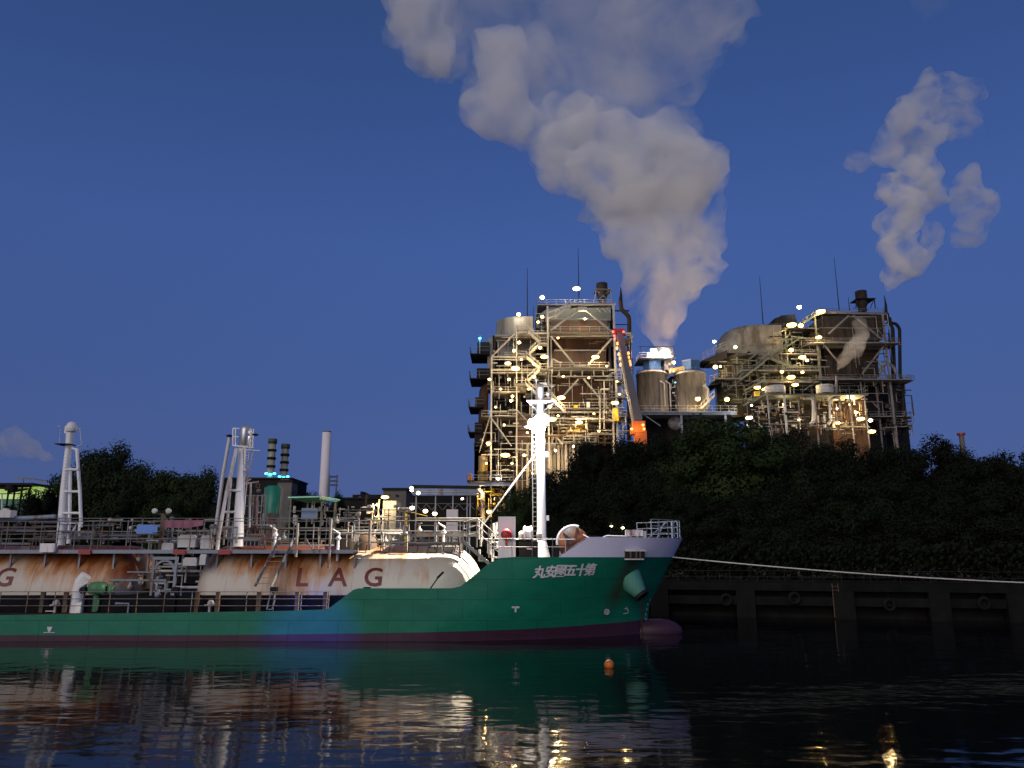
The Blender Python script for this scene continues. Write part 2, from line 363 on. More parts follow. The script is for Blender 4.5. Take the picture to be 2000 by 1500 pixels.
# ------------------------------------------------------------ lamps
def point(name, loc, col, e, r=0.3, parent=None, typ='POINT'):
    l = bpy.data.lights.new(name, typ); l.energy = e; l.color = col; l.shadow_soft_size = r
    o = bpy.data.objects.new(name, l); C.objects.link(o)
    if parent is not None: o.parent = parent; o.location = Vector(loc) - ORG[parent]
    else: o.location = loc
    return o
WARM = (1.0, 0.70, 0.32)
LS = 0.38
def lamp(parent, px, py, D, wpx, kind='warm', e=1500, dy=0.0, shade=True):
    """a lamp of a plant: dark reflector hood, glowing lens below, its light"""
    c = P(px, py, D) + Vector((0, dy, 0)); s = D / F; w = wpx * s / 2; h = w * (0.42 if wpx > 11 else 0.8)
    mb = MB(); mb.lathe(c + Vector((0, 0, h * 0.55)), [(w * 1.05, 0), (w * 0.7, h * 0.5), (0.12, h * 0.8), (0.1, h * 1.1)], 14)
    mb.tube([c + Vector((0, 0, h * 1.3)), c + Vector((0, 0.8, h * 1.4)), c + Vector((0, 1.6, h * 0.9))], 0.05, 6)
    hood = mb.build('lamp', M['grey'], parent)
    b = MB(); b.ball(c, w, 8, h); bo = b.build('lamp_lens', M[kind], hood)
    col = WARM if kind.startswith('warm') else (1, 0.92, 0.8) if kind == 'cool' else (0.05, .7, 1) if kind == 'cyanl' else (1, .05, .03) if kind == 'redl' else (1, .35, .05)
    if e: point('lamp_light', c + Vector((0, -w - 0.32, -h * .4)), col, e * LS, 0.22, hood)
    return hood
# ------------------------------------------------------------ water and land
WY = lambda x: 72.0 - 0.277 * (x - 14.0)          # face of the far quay
mb = MB(); mb.add([(-900, -60, 0), (900, -60, 0), (900, 400, 0), (-900, 400, 0)], [(0, 1, 2, 3)])
tag(mb.build('water', M['water']), kind='structure')
mb = MB(); mb.add([(-9000, WY(-200) + 1, 2.9), (-200, WY(-200) + 1, 2.9), (130, WY(130) + 1, 2.9), (9000, WY(130) + 1, 2.9), (9000, 9000, 2.9), (-9000, 9000, 2.9)], [(0, 1, 2, 3, 4, 5)])
tag(mb.build('ground', M['ground']), kind='structure')

# quay
q = thing('quay', (36, WY(36), 0), 'dark concrete quay with piers standing in the water below the wood', 'quay')
def qp(x, off, z): return Vector((x + off * 0.267, WY(x) + off, z))
def qbox(m, x0, x1, o0, o1, z0, z1):
    vs = [qp(x, o, z) for x in (x0, x1) for o in (o0, o1) for z in (z0, z1)]
    m.add(vs, [(0, 1, 3, 2), (4, 6, 7, 5), (0, 4, 5, 1), (2, 3, 7, 6), (0, 2, 6, 4), (1, 5, 7, 3)])
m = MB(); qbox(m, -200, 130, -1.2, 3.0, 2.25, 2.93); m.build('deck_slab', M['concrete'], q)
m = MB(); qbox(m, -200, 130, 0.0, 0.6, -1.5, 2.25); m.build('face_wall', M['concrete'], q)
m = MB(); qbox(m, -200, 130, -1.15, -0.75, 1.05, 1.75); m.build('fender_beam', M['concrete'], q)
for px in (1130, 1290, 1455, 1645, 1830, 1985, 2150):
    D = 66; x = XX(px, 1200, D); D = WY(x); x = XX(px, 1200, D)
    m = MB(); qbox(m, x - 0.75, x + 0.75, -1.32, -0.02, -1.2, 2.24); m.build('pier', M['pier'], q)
m = MB()
for i in range(46):
    x = 4 + i * 2.2
    m.tube([qp(x, -0.8, 2.9), qp(x, -0.8, 3.9)], 0.035, 6)
for z in (3.4, 3.9): m.tube([qp(4, -0.8, z), qp(103, -0.8, z)], 0.03, 6)
m.build('railing', M['dark'], q)
m = MB(); m.lathe(qp(67, -0.5, 2.93), [(0.22, 0), (0.18, 0.3), (0.3, 0.45), (0.3, 0.55), (0.1, 0.6)], 14); m.build('bollard', M['dark'], q)

TY = paint('worn_rubber', (0.012, 0.012, 0.012), 0.9, 0.4, (3, 3, 3))
for i_, xq in enumerate((19.0, 24.4, 31.5, 38.2, 41.6)):
    m = MB(); c_ = qp(xq, -1.42, 1.45 + .25 * math.sin(i_ * 2.1)); k_ = 14; rg = [c_ + Vector((.42 * math.cos(2 * math.pi * j / k_), 0, .42 * math.sin(2 * math.pi * j / k_))) for j in range(k_ + 1)]
    m.tube(rg, .13, 8, caps=False); m.tube([c_ + Vector((0, .1, .42)), qp(xq, -1.22, 2.3)], .02, 5); m.build('tyre_fender', TY, q)
for xq in (27.6, 45.0):
    m = MB()
    for dx in (-.22, .22): m.tube([qp(xq + dx, -1.26, .1), qp(xq + dx, -1.26, 2.9)], .03, 6)
    for k_ in range(9): m.tube([qp(xq - .22, -1.26, .25 + k_ * .3), qp(xq + .22, -1.26, .25 + k_ * .3)], .02, 5)
    m.build('quay_ladder', M['rusty_grey'], q)

# ------------------------------------------------------------ the tanker
CY, B = 55.4, 5.4
ship = thing('gas_tanker', (0, CY, 0), 'green hulled gas tanker with rusty white tanks and LAG lettering moored at the quay', 'ship')
def interp(tab, v):
    if v <= tab[0][0]: return tab[0][1]
    for (a, b), (c, d) in zip(tab, tab[1:]):
        if v <= c: return b + (d - b) * (v - a) / (c - a)
    return tab[-1][1]
def zx(px, py, D): return (ZZ(py, D), XX(px, py, D))
STEM = sorted([zx(1333, 1052, CY), zx(1315, 1088, CY), zx(1290, 1140, CY), zx(1270, 1178, CY), zx(1266, 1200, CY), zx(1267, 1236, CY)])
STEM = [(-2.0, STEM[0][1] - 0.4)] + STEM
ZTOP = ZZ(1052, CY); XTIP = STEM[-1][1]
def stem(z): return interp(STEM, z)
def x0(z): return -7.0 + 8.0 * max(0, min(1, z / 5.0))
def bw(x, z):
    a, s_ = x0(z), stem(z)
    if x <= a: return B
    s = min(1, (x - a) / (s_ - a))
    return B * max(0.0, 1 - s ** (2.0 + 0.1 * max(0, z))) ** 0.85
def hx(px, py):
    D = CY - B
    for _ in range(14):
        x, z = XX(px, py, D), ZZ(py, D); D = CY - bw(x, z)
    return x, z
def prof(pts):  # px,py list -> (x,z)
    return [hx(*p) for p in pts]
XA = -46.0
zlow = ZZ(1197, CY - B)
TOPG = [(XA, zlow + 0.05)] + prof([(0, 1201), (300, 1197), (560, 1193), (640, 1190), (690, 1152), (700, 1149), (882, 1149), (900, 1145), (925, 1125), (950, 1104), (975, 1090), (1000, 1088), (1315, 1088)])
ZB = lambda x: 0.37 + 0.5 * max(0, (x + 20) / 30) ** 1.5 if x > -20 else 0.37
XK = 1.0
# white bulwark: top edge
bul0, bul1 = hx(1095, 1088), hx(1152, 1052)
ztopg = lambda x: interp(TOPG, x)
def bultop(x):
    if x <= bul0[0]: return ztopg(x)
    if x >= bul1[0]: return ZTOP
    return bul0[1] + (ZTOP - bul0[1]) * (x - bul0[0]) / (bul1[0] - bul0[0])
def warp(xh, z):
    return xh if xh <= XK else XK + (xh - XK) * (stem(z) - XK) / (XTIP - XK)
def hullstrip(zlo, zhi, xs, rows, side):
    vs = []; fs = []
    for xh in xs:
        for r in range(rows + 1):
            z = zlo(xh) + (zhi(xh) - zlo(xh)) * r / rows
            x = warp(xh, z); vs.append((x, CY + side * (bw(x, z)), z))
    n = rows + 1
    for i in range(len(xs) - 1):
        for r in range(rows): fs.append((i * n + r, (i + 1) * n + r, (i + 1) * n + r + 1, i * n + r + 1))
    return vs, fs
def lin(a, b, n): return [a + (b - a) * i / n for i in range(n + 1)]
cols = sorted(set(lin(XA, -14, 20) + lin(-14, 2, 60) + lin(2, XTIP, 60) + [p[0] for p in TOPG if p[0] > XA]))
cols = [c for c in cols if c <= XTIP]
def zgx(xh):
    return ztopg(xh) if xh < TOPG[-1][0] else TOPG[-1][1]
m = MB()
for s_ in (-1, 1):
    v, f = hullstrip(ZB, zgx, cols, 14, s_); m.add(v, f, True)
m.add([(XA, CY - B, ZB(XA)), (XA, CY + B, ZB(XA)), (XA, CY + B, zlow), (XA, CY - B, zlow)], [(0, 1, 2, 3)])
hull = m.build('hull', M['hull'], ship)
m = MB()
for s_ in (-1, 1):
    v, f = hullstrip(lambda x: -1.6, ZB, cols, 6, s_); m.add(v, f, True)
m.add([(XA, CY - B, -1.6), (XA, CY + B, -1.6), (XA, CY + B, ZB(XA)), (XA, CY - B, ZB(XA))], [(0, 1, 2, 3)])
m.build('bottom_paint', M['boot'], hull)
m = MB()
bc = [bul0[0]] + [c for c in cols if c > bul0[0] + 0.02]
for s_ in (-1, 1):
    v, f = hullstrip(zgx, bultop, bc, 4, s_); m.add(v, f, True)
    v, f = hullstrip(lambda x: bultop(x) - 0.001, lambda x: bultop(x) + 0.07, bc, 1, s_)
    v2 = [(x, y + (0.16 if s_ < 0 else -0.16) * (1 if abs(y - CY) > 0.2 else 0), z) for x, y, z in v]
    n = len(v) // 2
    m.add([v[2 * i + 1] for i in range(n)] + [v2[2 * i + 1] for i in range(n)], [(i, i + 1, n + i + 1, n + i) for i in range(n - 1)])
bulw = m.build('bulwark', M['bulwark'], ship)
# bulb
zb = 0.12; m = MB(); m.lathe((0, CY, zb), [(0.3, XX(1215, 1230, CY)), (0.6, XX(1238, 1230, CY)), (0.80, XX(1262, 1230, CY)), (0.84, XX(1290, 1230, CY)), (0.74, XX(1308, 1230, CY)), (0.56, XX(1321, 1230, CY)), (0.3, XX(1330, 1230, CY)), (0.001, XX(1334, 1230, CY))], 24, 'X')
m.build('bulbous_bow', M['boot'], hull)
# decks
def deck(name, xs, zf, mat, ins=0.05):
    m = MB(); n = len(xs)
    vs = [(x, CY - (bw(x, zf(x)) - ins), zf(x)) for x in xs] + [(x, CY + (bw(x, zf(x)) - ins), zf(x)) for x in xs]
    m.add(vs, [(i, i + 1, n + i + 1, n + i) for i in range(n - 1)]); return m.build(name, mat, ship)
xr = hx(690, 1152)[0]; xf = hx(965, 1096)[0]
deck('main_deck', lin(XA, xf, 40), lambda x: zlow - 0.06, M['deck'])
zfd = hx(1000, 1088)[1] - 0.1
deck('forecastle_deck', lin(xf, stem(zfd) - 0.02, 30), lambda x: zfd, M['deck'])
m = MB(); m.b2(xf - 0.06, xf, CY - bw(xf, zlow) + .1, CY + bw(xf, zlow) - .1, zlow, zfd - 0.01); m.build('forecastle_bulkhead', M['white2'], ship)
# trunk walls carrying the tanks
zt = ZZ(1156, 51.0)
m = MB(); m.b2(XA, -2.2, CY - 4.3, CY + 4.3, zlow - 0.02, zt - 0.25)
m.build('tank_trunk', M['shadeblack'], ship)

# tanks
TR, TZ = 3.35, 2.52
def tank(x_a, x_b, capa, capb):
    m = MB(); pr = []
    for i in range(11):
        t = math.pi / 2 * i / 10; pr.append((max(1e-4, TR * math.sin(t)), x_a + capa - capa * math.cos(t)))
    pr += [(TR, x_a + capa + (x_b - capb - x_a - capa) * i / 12) for i in range(1, 12)]
    for i in range(11):
        t = math.pi / 2 * (1 - i / 10); pr.append((max(1e-4, TR * math.sin(t)), x_b - capb + capb * math.cos(t)))
    m.lathe((0, CY, TZ), pr, 72, 'X'); return m.build('cargo_tank', M['tank'], ship)
tx1 = XX(947, 1105, CY); tx0 = XX(368, 1105, 52.5)
T1 = tank(tx0, tx1, 1.6, 2.6)
T2 = tank(-44.0, XX(272, 1105, 52.5), 1.6, 1.9)
# weld seams
for T, xs in ((T1, (XX(686, 1120, 52), XX(850, 1120, 52), XX(540, 1120, 52), XX(440, 1120, 52))), (T2, (XX(200, 1120, 52), XX(60, 1120, 52)))):
    m = MB()
    for x in xs: m.lathe((0, CY, TZ), [(TR + 0.005, x - 0.03), (TR + 0.022, x), (TR + 0.005, x + 0.03)], 72, 'X')
    m.build('weld_seam', M['tank'], T)
za = math.asin((4.95 - TZ) / TR)
m = MB(); m.bar((XX(690, 1095, 52), CY - math.cos(za) * (TR + .02), 4.95), (XX(862, 1095, 52), CY - math.cos(za) * (TR + .02), 4.95), 0.06, 0.04); m.build('side_ledge', M['white2'], T1)

# ---- lettering helper: text mesh, sliced so that it can bend
def text_mesh(s, size, shear=0.0, offset=0.0, extrude=0.0, sx=1.0):
    cu = bpy.data.curves.new('t', 'FONT'); cu.body = s; cu.size = size; cu.shear = shear; cu.offset = offset; cu.extrude = extrude
    cu.align_x = 'CENTER'; cu.resolution_u = 4
    o = bpy.data.objects.new('t', cu); C.objects.link(o); dg = bpy.context.evaluated_depsgraph_get(); dg.update()
    me = bpy.data.meshes.new_from_object(o.evaluated_get(dg)); bpy.data.objects.remove(o); bpy.data.curves.remove(cu)
    bm = bmesh.new(); bm.from_mesh(me); bpy.data.meshes.remove(me)
    for v in bm.verts: v.co.x *= sx
    for ax in (0, 1):
        lo = min(v.co[ax] for v in bm.verts); hi = max(v.co[ax] for v in bm.verts)
        k = max(3, min(40, int((hi - lo) / 0.2)))
        for i in range(1, k):
            p = [0, 0, 0]; p[ax] = lo + (hi - lo) * i / k; nn = [0, 0, 0]; nn[ax] = 1
            bmesh.ops.bisect_plane(bm, geom=bm.verts[:] + bm.edges[:] + bm.faces[:], plane_co=p, plane_no=nn)
    vs = [v.co.copy() for v in bm.verts]; bm.verts.index_update(); fs = [[v.index for v in f.verts] for f in bm.faces]; bm.free()
    return vs, fs
def on_tank(ch, px, parent):
    zc = 3.25; a0 = math.asin((zc - TZ) / TR); xc = XX(px, 1128, 52.2)
    vs, fs = text_mesh(ch, 1.78, 0.0, 0.028)
    m = MB(); out = []
    for v in vs:
        a = a0 + v.y / TR; r = TR + 0.03
        out.append((xc + v.x, CY - r * math.cos(a), TZ + r * math.sin(a)))
    m.add(out, fs); m.build('tank_letter', M['letter'], parent)
for ch, px in (('L', 589), ('A', 660), ('G', 729)): on_tank(ch, px, T1)
on_tank('G', 8, T2)
def on_hull(ch, px, py, size, shear=0.0, off=0.0, sx=1.0, name='hull_mark', mesh=None, bold=((0, 0),), at=None):
    x, z = at or hx(px, py); vs, fs = mesh or text_mesh(ch, size, shear, off, 0.0, sx)
    h = max(v.y for v in vs) + min(v.y for v in vs)
    m = MB()
    for k_, (ox, oz) in enumerate(bold): m.add([(x + v.x + ox, CY - bw(x + v.x + ox, z + v.y + oz - h / 2) - 0.035 - k_ * .004, z + v.y + oz - h / 2) for v in vs], fs)
    return m.build(name, M['markwhite'], hull)
for i, ch in enumerate('丸安國五十第'):
    on_hull(ch, (1052, 1074, 1093, 1113, 1133, 1151)[i], (1117, 1116, 1115, 1114, 1113, 1112)[i], 0.80, 0.26, 0.008, 0.95, 'name_character', bold=((0, 0), (.025, .012), (-.025, -.012), (.02, -.015)))
def poly_mesh(polys):
    vs = []; fs = []
    for p in polys:
        n = len(vs); vs += [Vector((a, b, 0)) for a, b in p]; fs.append(tuple(range(n, n + len(p))))
    return vs, fs
def ring(r0, r1, n=28, a0=0, a1=2 * math.pi, cx=0, cy=0):
    out = []
    for i in range(n):
        a, b = a0 + (a1 - a0) * i / n, a0 + (a1 - a0) * (i + 1) / n
        out.append([(cx + r0 * math.cos(a), cy + r0 * math.sin(a)), (cx + r1 * math.cos(a), cy + r1 * math.sin(a)), (cx + r1 * math.cos(b), cy + r1 * math.sin(b)), (cx + r0 * math.cos(b), cy + r0 * math.sin(b))])
    return out
def rect(x0_, x1_, y0_, y1_): return [(x0_, y0_), (x1_, y0_), (x1_, y1_), (x0_, y1_)]
TT = [rect(-.24, .24, .05, .17), rect(-.06, .06, -.2, .05)]
on_hull('', 1007, 1190, 1, mesh=poly_mesh(TT)); on_hull('', 97, 1230, 1, mesh=poly_mesh([[(-.17, .17), (-.07, -.12), (.07, -.12), (.17, .17)], rect(-.35, .35, -.19, -.15)]))
on_hull('', 1185, 1195, 1, mesh=poly_mesh(ring(.15, .2) + [[(0, 0), (.15, .03), (.1, .12), (.02, .1)], [(0, 0), (-.15, -.03), (-.1, -.12), (-.02, -.1)], [(0, 0), (-.03, .15), (-.12, .1), (-.1, .02)], [(0, 0), (.03, -.15), (.12, -.1), (.1, -.02)]]))
on_hull('', 1223, 1192, 1, mesh=poly_mesh(ring(.13, .18, 12, -1.6, 1.7) + [rect(-.22, 0, -.18, -.13), rect(-.12, 0.02, .13, .18), rect(-0.03, .08, .24, .28)]))
for i in range(7):
    zq = 0.3 + i * .32; on_hull(str((i * 2) % 10), 0, 0, 0.24, name='draft_mark', off=0.006, at=(stem(zq) - .22, zq))
m = MB(); m.b2(XX(97, 1203, 50) - .3, XX(97, 1203, 50) + .3, CY - B - .03, CY - B + .02, 1.78, 1.83); m.build('rub_scrape', M['markwhite'], hull)

# ---- bow: anchor bell, chain, fairlead
a = hx(1231, 1122); mouth = P(1252, 1161, CY - bw(*hx(1250, 1155)) - 1.15)
base = Vector((a[0], CY - bw(*a) + 0.7, a[1] - 0.25)); d = (mouth - base)
m = MB(); m.tube([base, base + d * 0.5, mouth], 0.95, 22, 0.44, caps=False)
bell = m.build('anchor_bell', paint('pale_green_bell', (0.075, 0.25, 0.20), 0.5, 0.3), ship)
m = MB(); m.tube([mouth - d.normalized() * 0.05, mouth + d.normalized() * 0.16], 0.50, 22); m.build('mouth_shade_disc', M['dark'], bell)  # dark disc stands for the shade inside the bell's mouth
cx_, cy_ = mouth.x, mouth.y
m = MB(); z = mouth.z - 0.2; k = 0
while z > -0.5:
    m.tube([(cx_ - (0.05 if k % 2 else 0), cy_ - (0 if k % 2 else 0.05), z), (cx_ - (0.05 if k % 2 else 0), cy_ - (0 if k % 2 else .05), z - .2)], 0.03, 6)
    m.tube([(cx_ + (0.05 if k % 2 else 0), cy_ + (0 if k % 2 else 0.05), z), (cx_ + (0.05 if k % 2 else 0), cy_ + (0 if k % 2 else .05), z - .2)], 0.03, 6); z -= 0.17; k += 1
m.build('anchor_chain', M['cord'], ship)
p0, p1 = hx(1218, 1083), hx(1258, 1083)
yf = CY - max(bw(*p0), bw(*p1))
m = MB(); m.b2(p0[0], p1[0], yf - 0.12, yf + 0.55, p0[1] + .2, p0[1] + .32); m.b2(p0[0] + .05, p1[0] - .2, yf - 0.10, yf + 0.55, p0[1] - .34, p0[1] - .26)
fl = m.build('fairlead', M['white2'], ship)
m = MB(); m.b2(p0[0] + .08, p1[0] - .12, yf - 0.03, yf + .5, p0[1] - .255, p0[1] + .195); m.build('fairlead_throat', M['dark'], fl)
m = MB()
for t in (0.3, 0.55, 0.72): m.tube([(p0[0] + (p1[0] - p0[0]) * t, yf - 0.1, p0[1] - .25), (p0[0] + (p1[0] - p0[0]) * t, yf - 0.1, p0[1] + .19)], 0.07, 8)
m.build('roller', M['rusty_grey'], fl)

# ---- generic railing
def railing(name, pts, h, parent, mat, step=1.5, rails=(1.0, 0.5), r=0.025, rp=None):
    m = MB(); rp = rp or r * 1.3
    for a_, b_ in zip(pts, pts[1:]):
        a_, b_ = Vector(a_), Vector(b_); L = (b_ - a_).length; n = max(1, round(L / step))
        for i in range(n + 1): q_ = a_.lerp(b_, i / n); m.tube([q_, q_ + Vector((0, 0, h))], rp, 6, caps=False)
        for f_ in rails: m.tube([a_ + Vector((0, 0, h * f_)), b_ + Vector((0, 0, h * f_))], r, 6, caps=False)
    return m.build(name, mat, parent)
# bow pulpit rail
yb = lambda x: CY - bw(x, ZTOP) + 0.12
xs_ = [XX(px, 1050, 54.6) for px in (1262, 1280, 1300, 1316, 1330)]
xs_[-1] = XTIP - 0.25
railing('bow_rail', [(x, yb(x), ZTOP + .07) for x in xs_], 1.15, ship, M['bluegrey'], 1.0, (1.0, 0.62, 0.25), 0.028)
railing('bow_rail', [(x, 2 * CY - yb(x), ZTOP + .07) for x in xs_], 1.15, ship, M['bluegrey'], 1.0, (1.0, 0.62, 0.25), 0.028)
m = MB(); m.bar((XX(1262, 1045, 55), CY - 1, ZTOP), (XX(1300, 1020, 55), CY - 1.0, ZTOP + 1.15), 0.05); m.bar((XX(1280, 1050, 55), CY, ZTOP - .3), (XX(1300, 1020, 55), CY, ZTOP + 1.15), 0.06)
m.tube([(XX(1316, 1052, 55), CY, ZTOP - .4), (XX(1316, 1052, 55), CY, ZTOP + 1.15)], 0.07, 8); m.build('bow_mast', M['bluegrey'], ship)
m = MB(); bx = XX(1236, 1042, 53.5); m.box((bx, 53.0, ZTOP + .32), (1.15, .5, .42)); m.tube([(bx - .2, 53.0, ZTOP - 1), (bx - .2, 53.0, ZTOP + .12)], 0.08, 8); m.tube([(bx + .75, 53.2, ZTOP - 1), (bx + .75, 53.2, ZTOP + .45)], .12, 8)
m.build('chock_box', M['white2'], ship)
# forecastle side rail (wires) from white screen to bulwark
xs_ = [hx(px, 1088)[0] for px in (965, 1000, 1040, 1080, 1105)]
railing('forecastle_rail', [(x, CY - bw(x, 5) + 0.15, zfd + .1) for x in xs_], 1.15, ship, M['white2'], 1.4, (1.0, 0.55), 0.02)
# windlass: rope drum with rusty orange flanges
wc = Vector((XX(1120, 1062, 54.3), 54.3, ZZ(1060, 54.3)))
wl = MB(); wl.b2(wc.x - 1.6, wc.x + 1.7, 53.6, 56.6, zfd, zfd + .25); wl.box((wc.x - .3, 55.6, zfd + .9), (1.0, .8, 1.2)); wl.box((wc.x + 1.2, 54.6, zfd + .55), (.6, .8, .7)); wl.box((wc.x - 1.25, 54.2, zfd + .5), (.5, .7, .8))
wlo = wl.build('windlass', M['dark'], ship)
m = MB(); m.lathe((wc.x, wc.y - .55, wc.z), [(0.001, 0), (1.05, 0), (1.05, .07), (.98, .08), (.001, .09)], 26, 'Y')
for k_ in range(6): m.bar((wc.x, wc.y - .58, wc.z), (wc.x + 1.0 * math.cos(k_ * 1.047 + .3), wc.y - .58, wc.z + 1.0 * math.sin(k_ * 1.047 + .3)), .14, .05)
ROR = paint('rusty_orange', (0.22, 0.075, 0.03), .6, .5, (1.3, 1.3, 1.3), rust=.6, rustcol=(0.03, 0.025, 0.03)); m.build('drum_flange', ROR, wlo); m = MB(); m.lathe((wc.x, wc.y + .75, wc.z), [(0.001, 0), (1.05, 0), (1.05, .07), (.001, .09)], 26, 'Y')
m.build('drum_flange', ROR, wlo)
m = MB(); m.lathe((wc.x, wc.y - .45, wc.z), [(.7, 0), (.72, .6), (.7, 1.2)], 20, 'Y'); m.build('wound_rope', M['rope'], wlo)
m = MB(); arc = [(wc.x + 1.13 * math.cos(t), wc.y - .3, wc.z + 1.13 * math.sin(t)) for t in lin(1.25, 3.35, 12)]; m.tube(arc, .11, 8); m.build('brake_band', M['white'], wlo)
m = MB(); m.tube([(wc.x + .6, wc.y - .5, wc.z + .55), (wc.x + 1.4, wc.y - .8, wc.z + .1), (wc.x + 2.2, wc.y - .9, ZTOP + .15), (bx - .2, wc.y - .6, ZTOP + .12)], .05, 6); m.build('handrail', M['white'], wlo)
# second winch, lit white drum in a dark frame
wx = XX(1026, 1050, 53); wz = zfd
m = MB(); m.box((wx + .2, 52.4, wz + .55), (1.25, 1.0, 1.1)); m.box((wx + .2, 52.4, wz - .25), (1.3, 1.1, .5)); w2 = m.build('mooring_winch', M['dark'], ship)
m = MB(); m.lathe((wx - .15, 52.4, wz + 1.65), [(.36, 0), (.5, .06), (.5, .12), (.42, .2), (.42, .42), (.5, .5), (.5, .56), (.36, .62)], 20, 'X'); m.build('winch_drum', M['white'], w2)
m = MB()
for dx in (-.45, .75): m = MB(); m.lathe((wx + dx, 52.3, wz + 1.5), [(.2, 0), (.3, .1), (.3, .25), (.2, .35)], 14, 'X'); m.build('warping_head', M['white2'], w2)
m = MB(); m.tube([(wx - 1.3, 52.2, wz + 1.25), (wx + 3.3, 52.2, wz + 1.25)], .03, 6); m.box((wx + .25, 51.85, wz + .62), (.32, .05, .06)); m.build('winch_rail', M['white'], w2)
# white wind screen with red fire monitor
sx0, sx1 = XX(973, 1040, 51.5), XX(1007, 1040, 51.5)
m = MB(); m.b2(sx0, sx1, 51.45, 51.6, zfd - .02, ZZ(1009, 51.5)); scr = m.build('wind_screen', M['white'], ship)
m = MB(); m.b2(sx1 - .34, sx1 - .05, 51.40, 51.44, zfd + .4 + .7, zfd + .75 + .7); m.build('notice_plate', M['markwhite'], scr)
fx = XX(989, 1044, 51.2); m = MB(); m.lathe((fx, 50.85, ZZ(1044, 51.2)), [(.05, 0), (.24, .03), (.36, .12), (.36, .42), (.2, .52)], 18, 'Y'); m.tube([(fx, 51.1, ZZ(1052, 51.2)), (fx, 51.1, zfd + .8)], .07, 8)
m.build('alarm_bell', M['red'], scr)
# foremast
mx, my = XX(1058, 1060, 54.5), 54.5
zmt = ZZ(752, my); zmb = zfd
fm = MB(); fm.tube([(mx, my, zmb + 1.2), (mx, my, ZZ(830, my)), (mx, my, ZZ(757, my))], 0.33, 18, 0.24); fm.lathe((mx, my, zmb), [(.62, 0), (.5, .45), (.33, 1.2)], 18)
mast = fm.build('foremast', M['white'], ship)
m = MB(); lx = mx - .48
for dx in (-.13, .17): m.bar((lx + dx, my - .1, zmb + .9), (lx + dx, my - .1, zmt - .2), .055)
z = zmb + 1.2
while z < zmt - .3: m.bar((lx - .13, my - .1, z), (lx + .17, my - .1, z), .035); z += .33
z = zmb + 1.6
while z < zmt: m.bar((lx + .17, my - .1, z), (mx, my, z), .05); z += 1.7
m.build('ladder', M['grey'], mast)
m = MB(); za_ = ZZ(783, my); m.prism([(mx - 1.0, za_), (mx + 1.15, za_), (mx + .35, za_ - .2), (mx - .7, za_ - .2)], my - .3, my + .3); m.bar((mx - 1.0, my, za_), (mx - .2, my, za_ - .75), .06); m.bar((mx + 1.1, my, za_ - .05), (mx + .2, my, za_ - .75), .06)
m.build('crosstree', M['white'], mast)
m = MB(); m.bar((mx - .35, my, zmt - .1), (mx + 1.0, my, zmt - .1), .08); m.tube([(mx - .3, my, zmt - .3), (mx - .3, my, zmt + .35)], .05, 6); m.ball((mx - .3, my, zmt + .4), .12, 8); m.box((mx + .2, my, zmt + .1), (.5, .3, .12)); m.tube([(mx + .5, my - .2, za_ + .05), (mx + .5, my - .2, za_ + .45)], .04, 6); m.ball((mx + .52, my - .2, za_ + .5), .15, 8)
m.tube([(mx - .65, my, za_ + .03), (mx - .65, my, za_ + .8)], .035, 6)
m.build('masthead_gear', M['white2'], mast)
m = MB(); zs_ = ZZ(883, my); m.bar((mx - .3, my, zs_), P(985, 968, 53.9), .10); m.bar(P(985, 968, 53.9), P(932, 1041, 53.4), .08); m.build('stay', M['shiprail'], mast)
for zz_ in (ZZ(1012, my), ZZ(888, my)):
    m = MB(); m.box((mx + .42, my - .1, zz_), (.2, .2, .35)); m.build('junction_box', M['white2'], mast)
# floodlights on the foremast
zf = ZZ(832, my)
for dx, dy_, sc_ in ((-.55, -.30, 1.1), (.08, -.45, 1.35), (-.1, .35, .9), (-.22, -.5, 1.25)):
    c_ = Vector((mx + dx, my + dy_, zf + (0.25 if dx > 0 else 0)))
    m = MB(); m.box(c_ + Vector((0, .1, .12)), (.5 * sc_, .35, .6 * sc_)); m.bar(c_ + Vector((0, .1, 0)), (mx, my, c_.z), .07); fh = m.build('floodlight', M['white2'], mast)
    m = MB(); m.lathe(c_ + Vector((0, -.11, .08)), [(.001, -.22), (.24 * sc_, -.16), (.36 * sc_, 0)], 16, 'Y', 1); m.build('floodlight_lens', M['flood'], fh)
m = MB(); m.ball((mx - .15, my - .62, zf - .05), .46, 12, .72); m.build('glare_globe', M['flood'], mast)  # glowing ball added to stand for the floodlights' glare
m = MB(); m.prism([(mx - 1.15, zf - .1), (mx - .4, zf + .15), (mx - .3, zf - .3)], my - .3, my + .1); m.build('lamp_bracket', M['white'], mast)
point('floodlight_light', (mx - .25, my - 1.1, zf - .35), (1.0, 0.94, 0.88), 3600, .35, mast)
point('floodlight_light', (mx - .1, my - .9, zf - 1.2), (1.0, 0.95, 0.9), 1800, .25, mast)  # extra point without a fixture, added to blow out the mast
s1 = point('floodlight_spot', (mx - 1.5, my - .9, zf - .1), (1.0, 0.84, 0.60), 34000, .2, mast, 'SPOT')
s1.data.spot_size = R(95); s1.data.spot_blend = 0.7
tgt = Vector((XX(850, 1100, 53), 53.0, 4.0)); s1.rotation_euler = (tgt - Vector((mx - 1.5, my - .9, zf - .1))).to_track_quat('-Z', 'Y').to_euler()

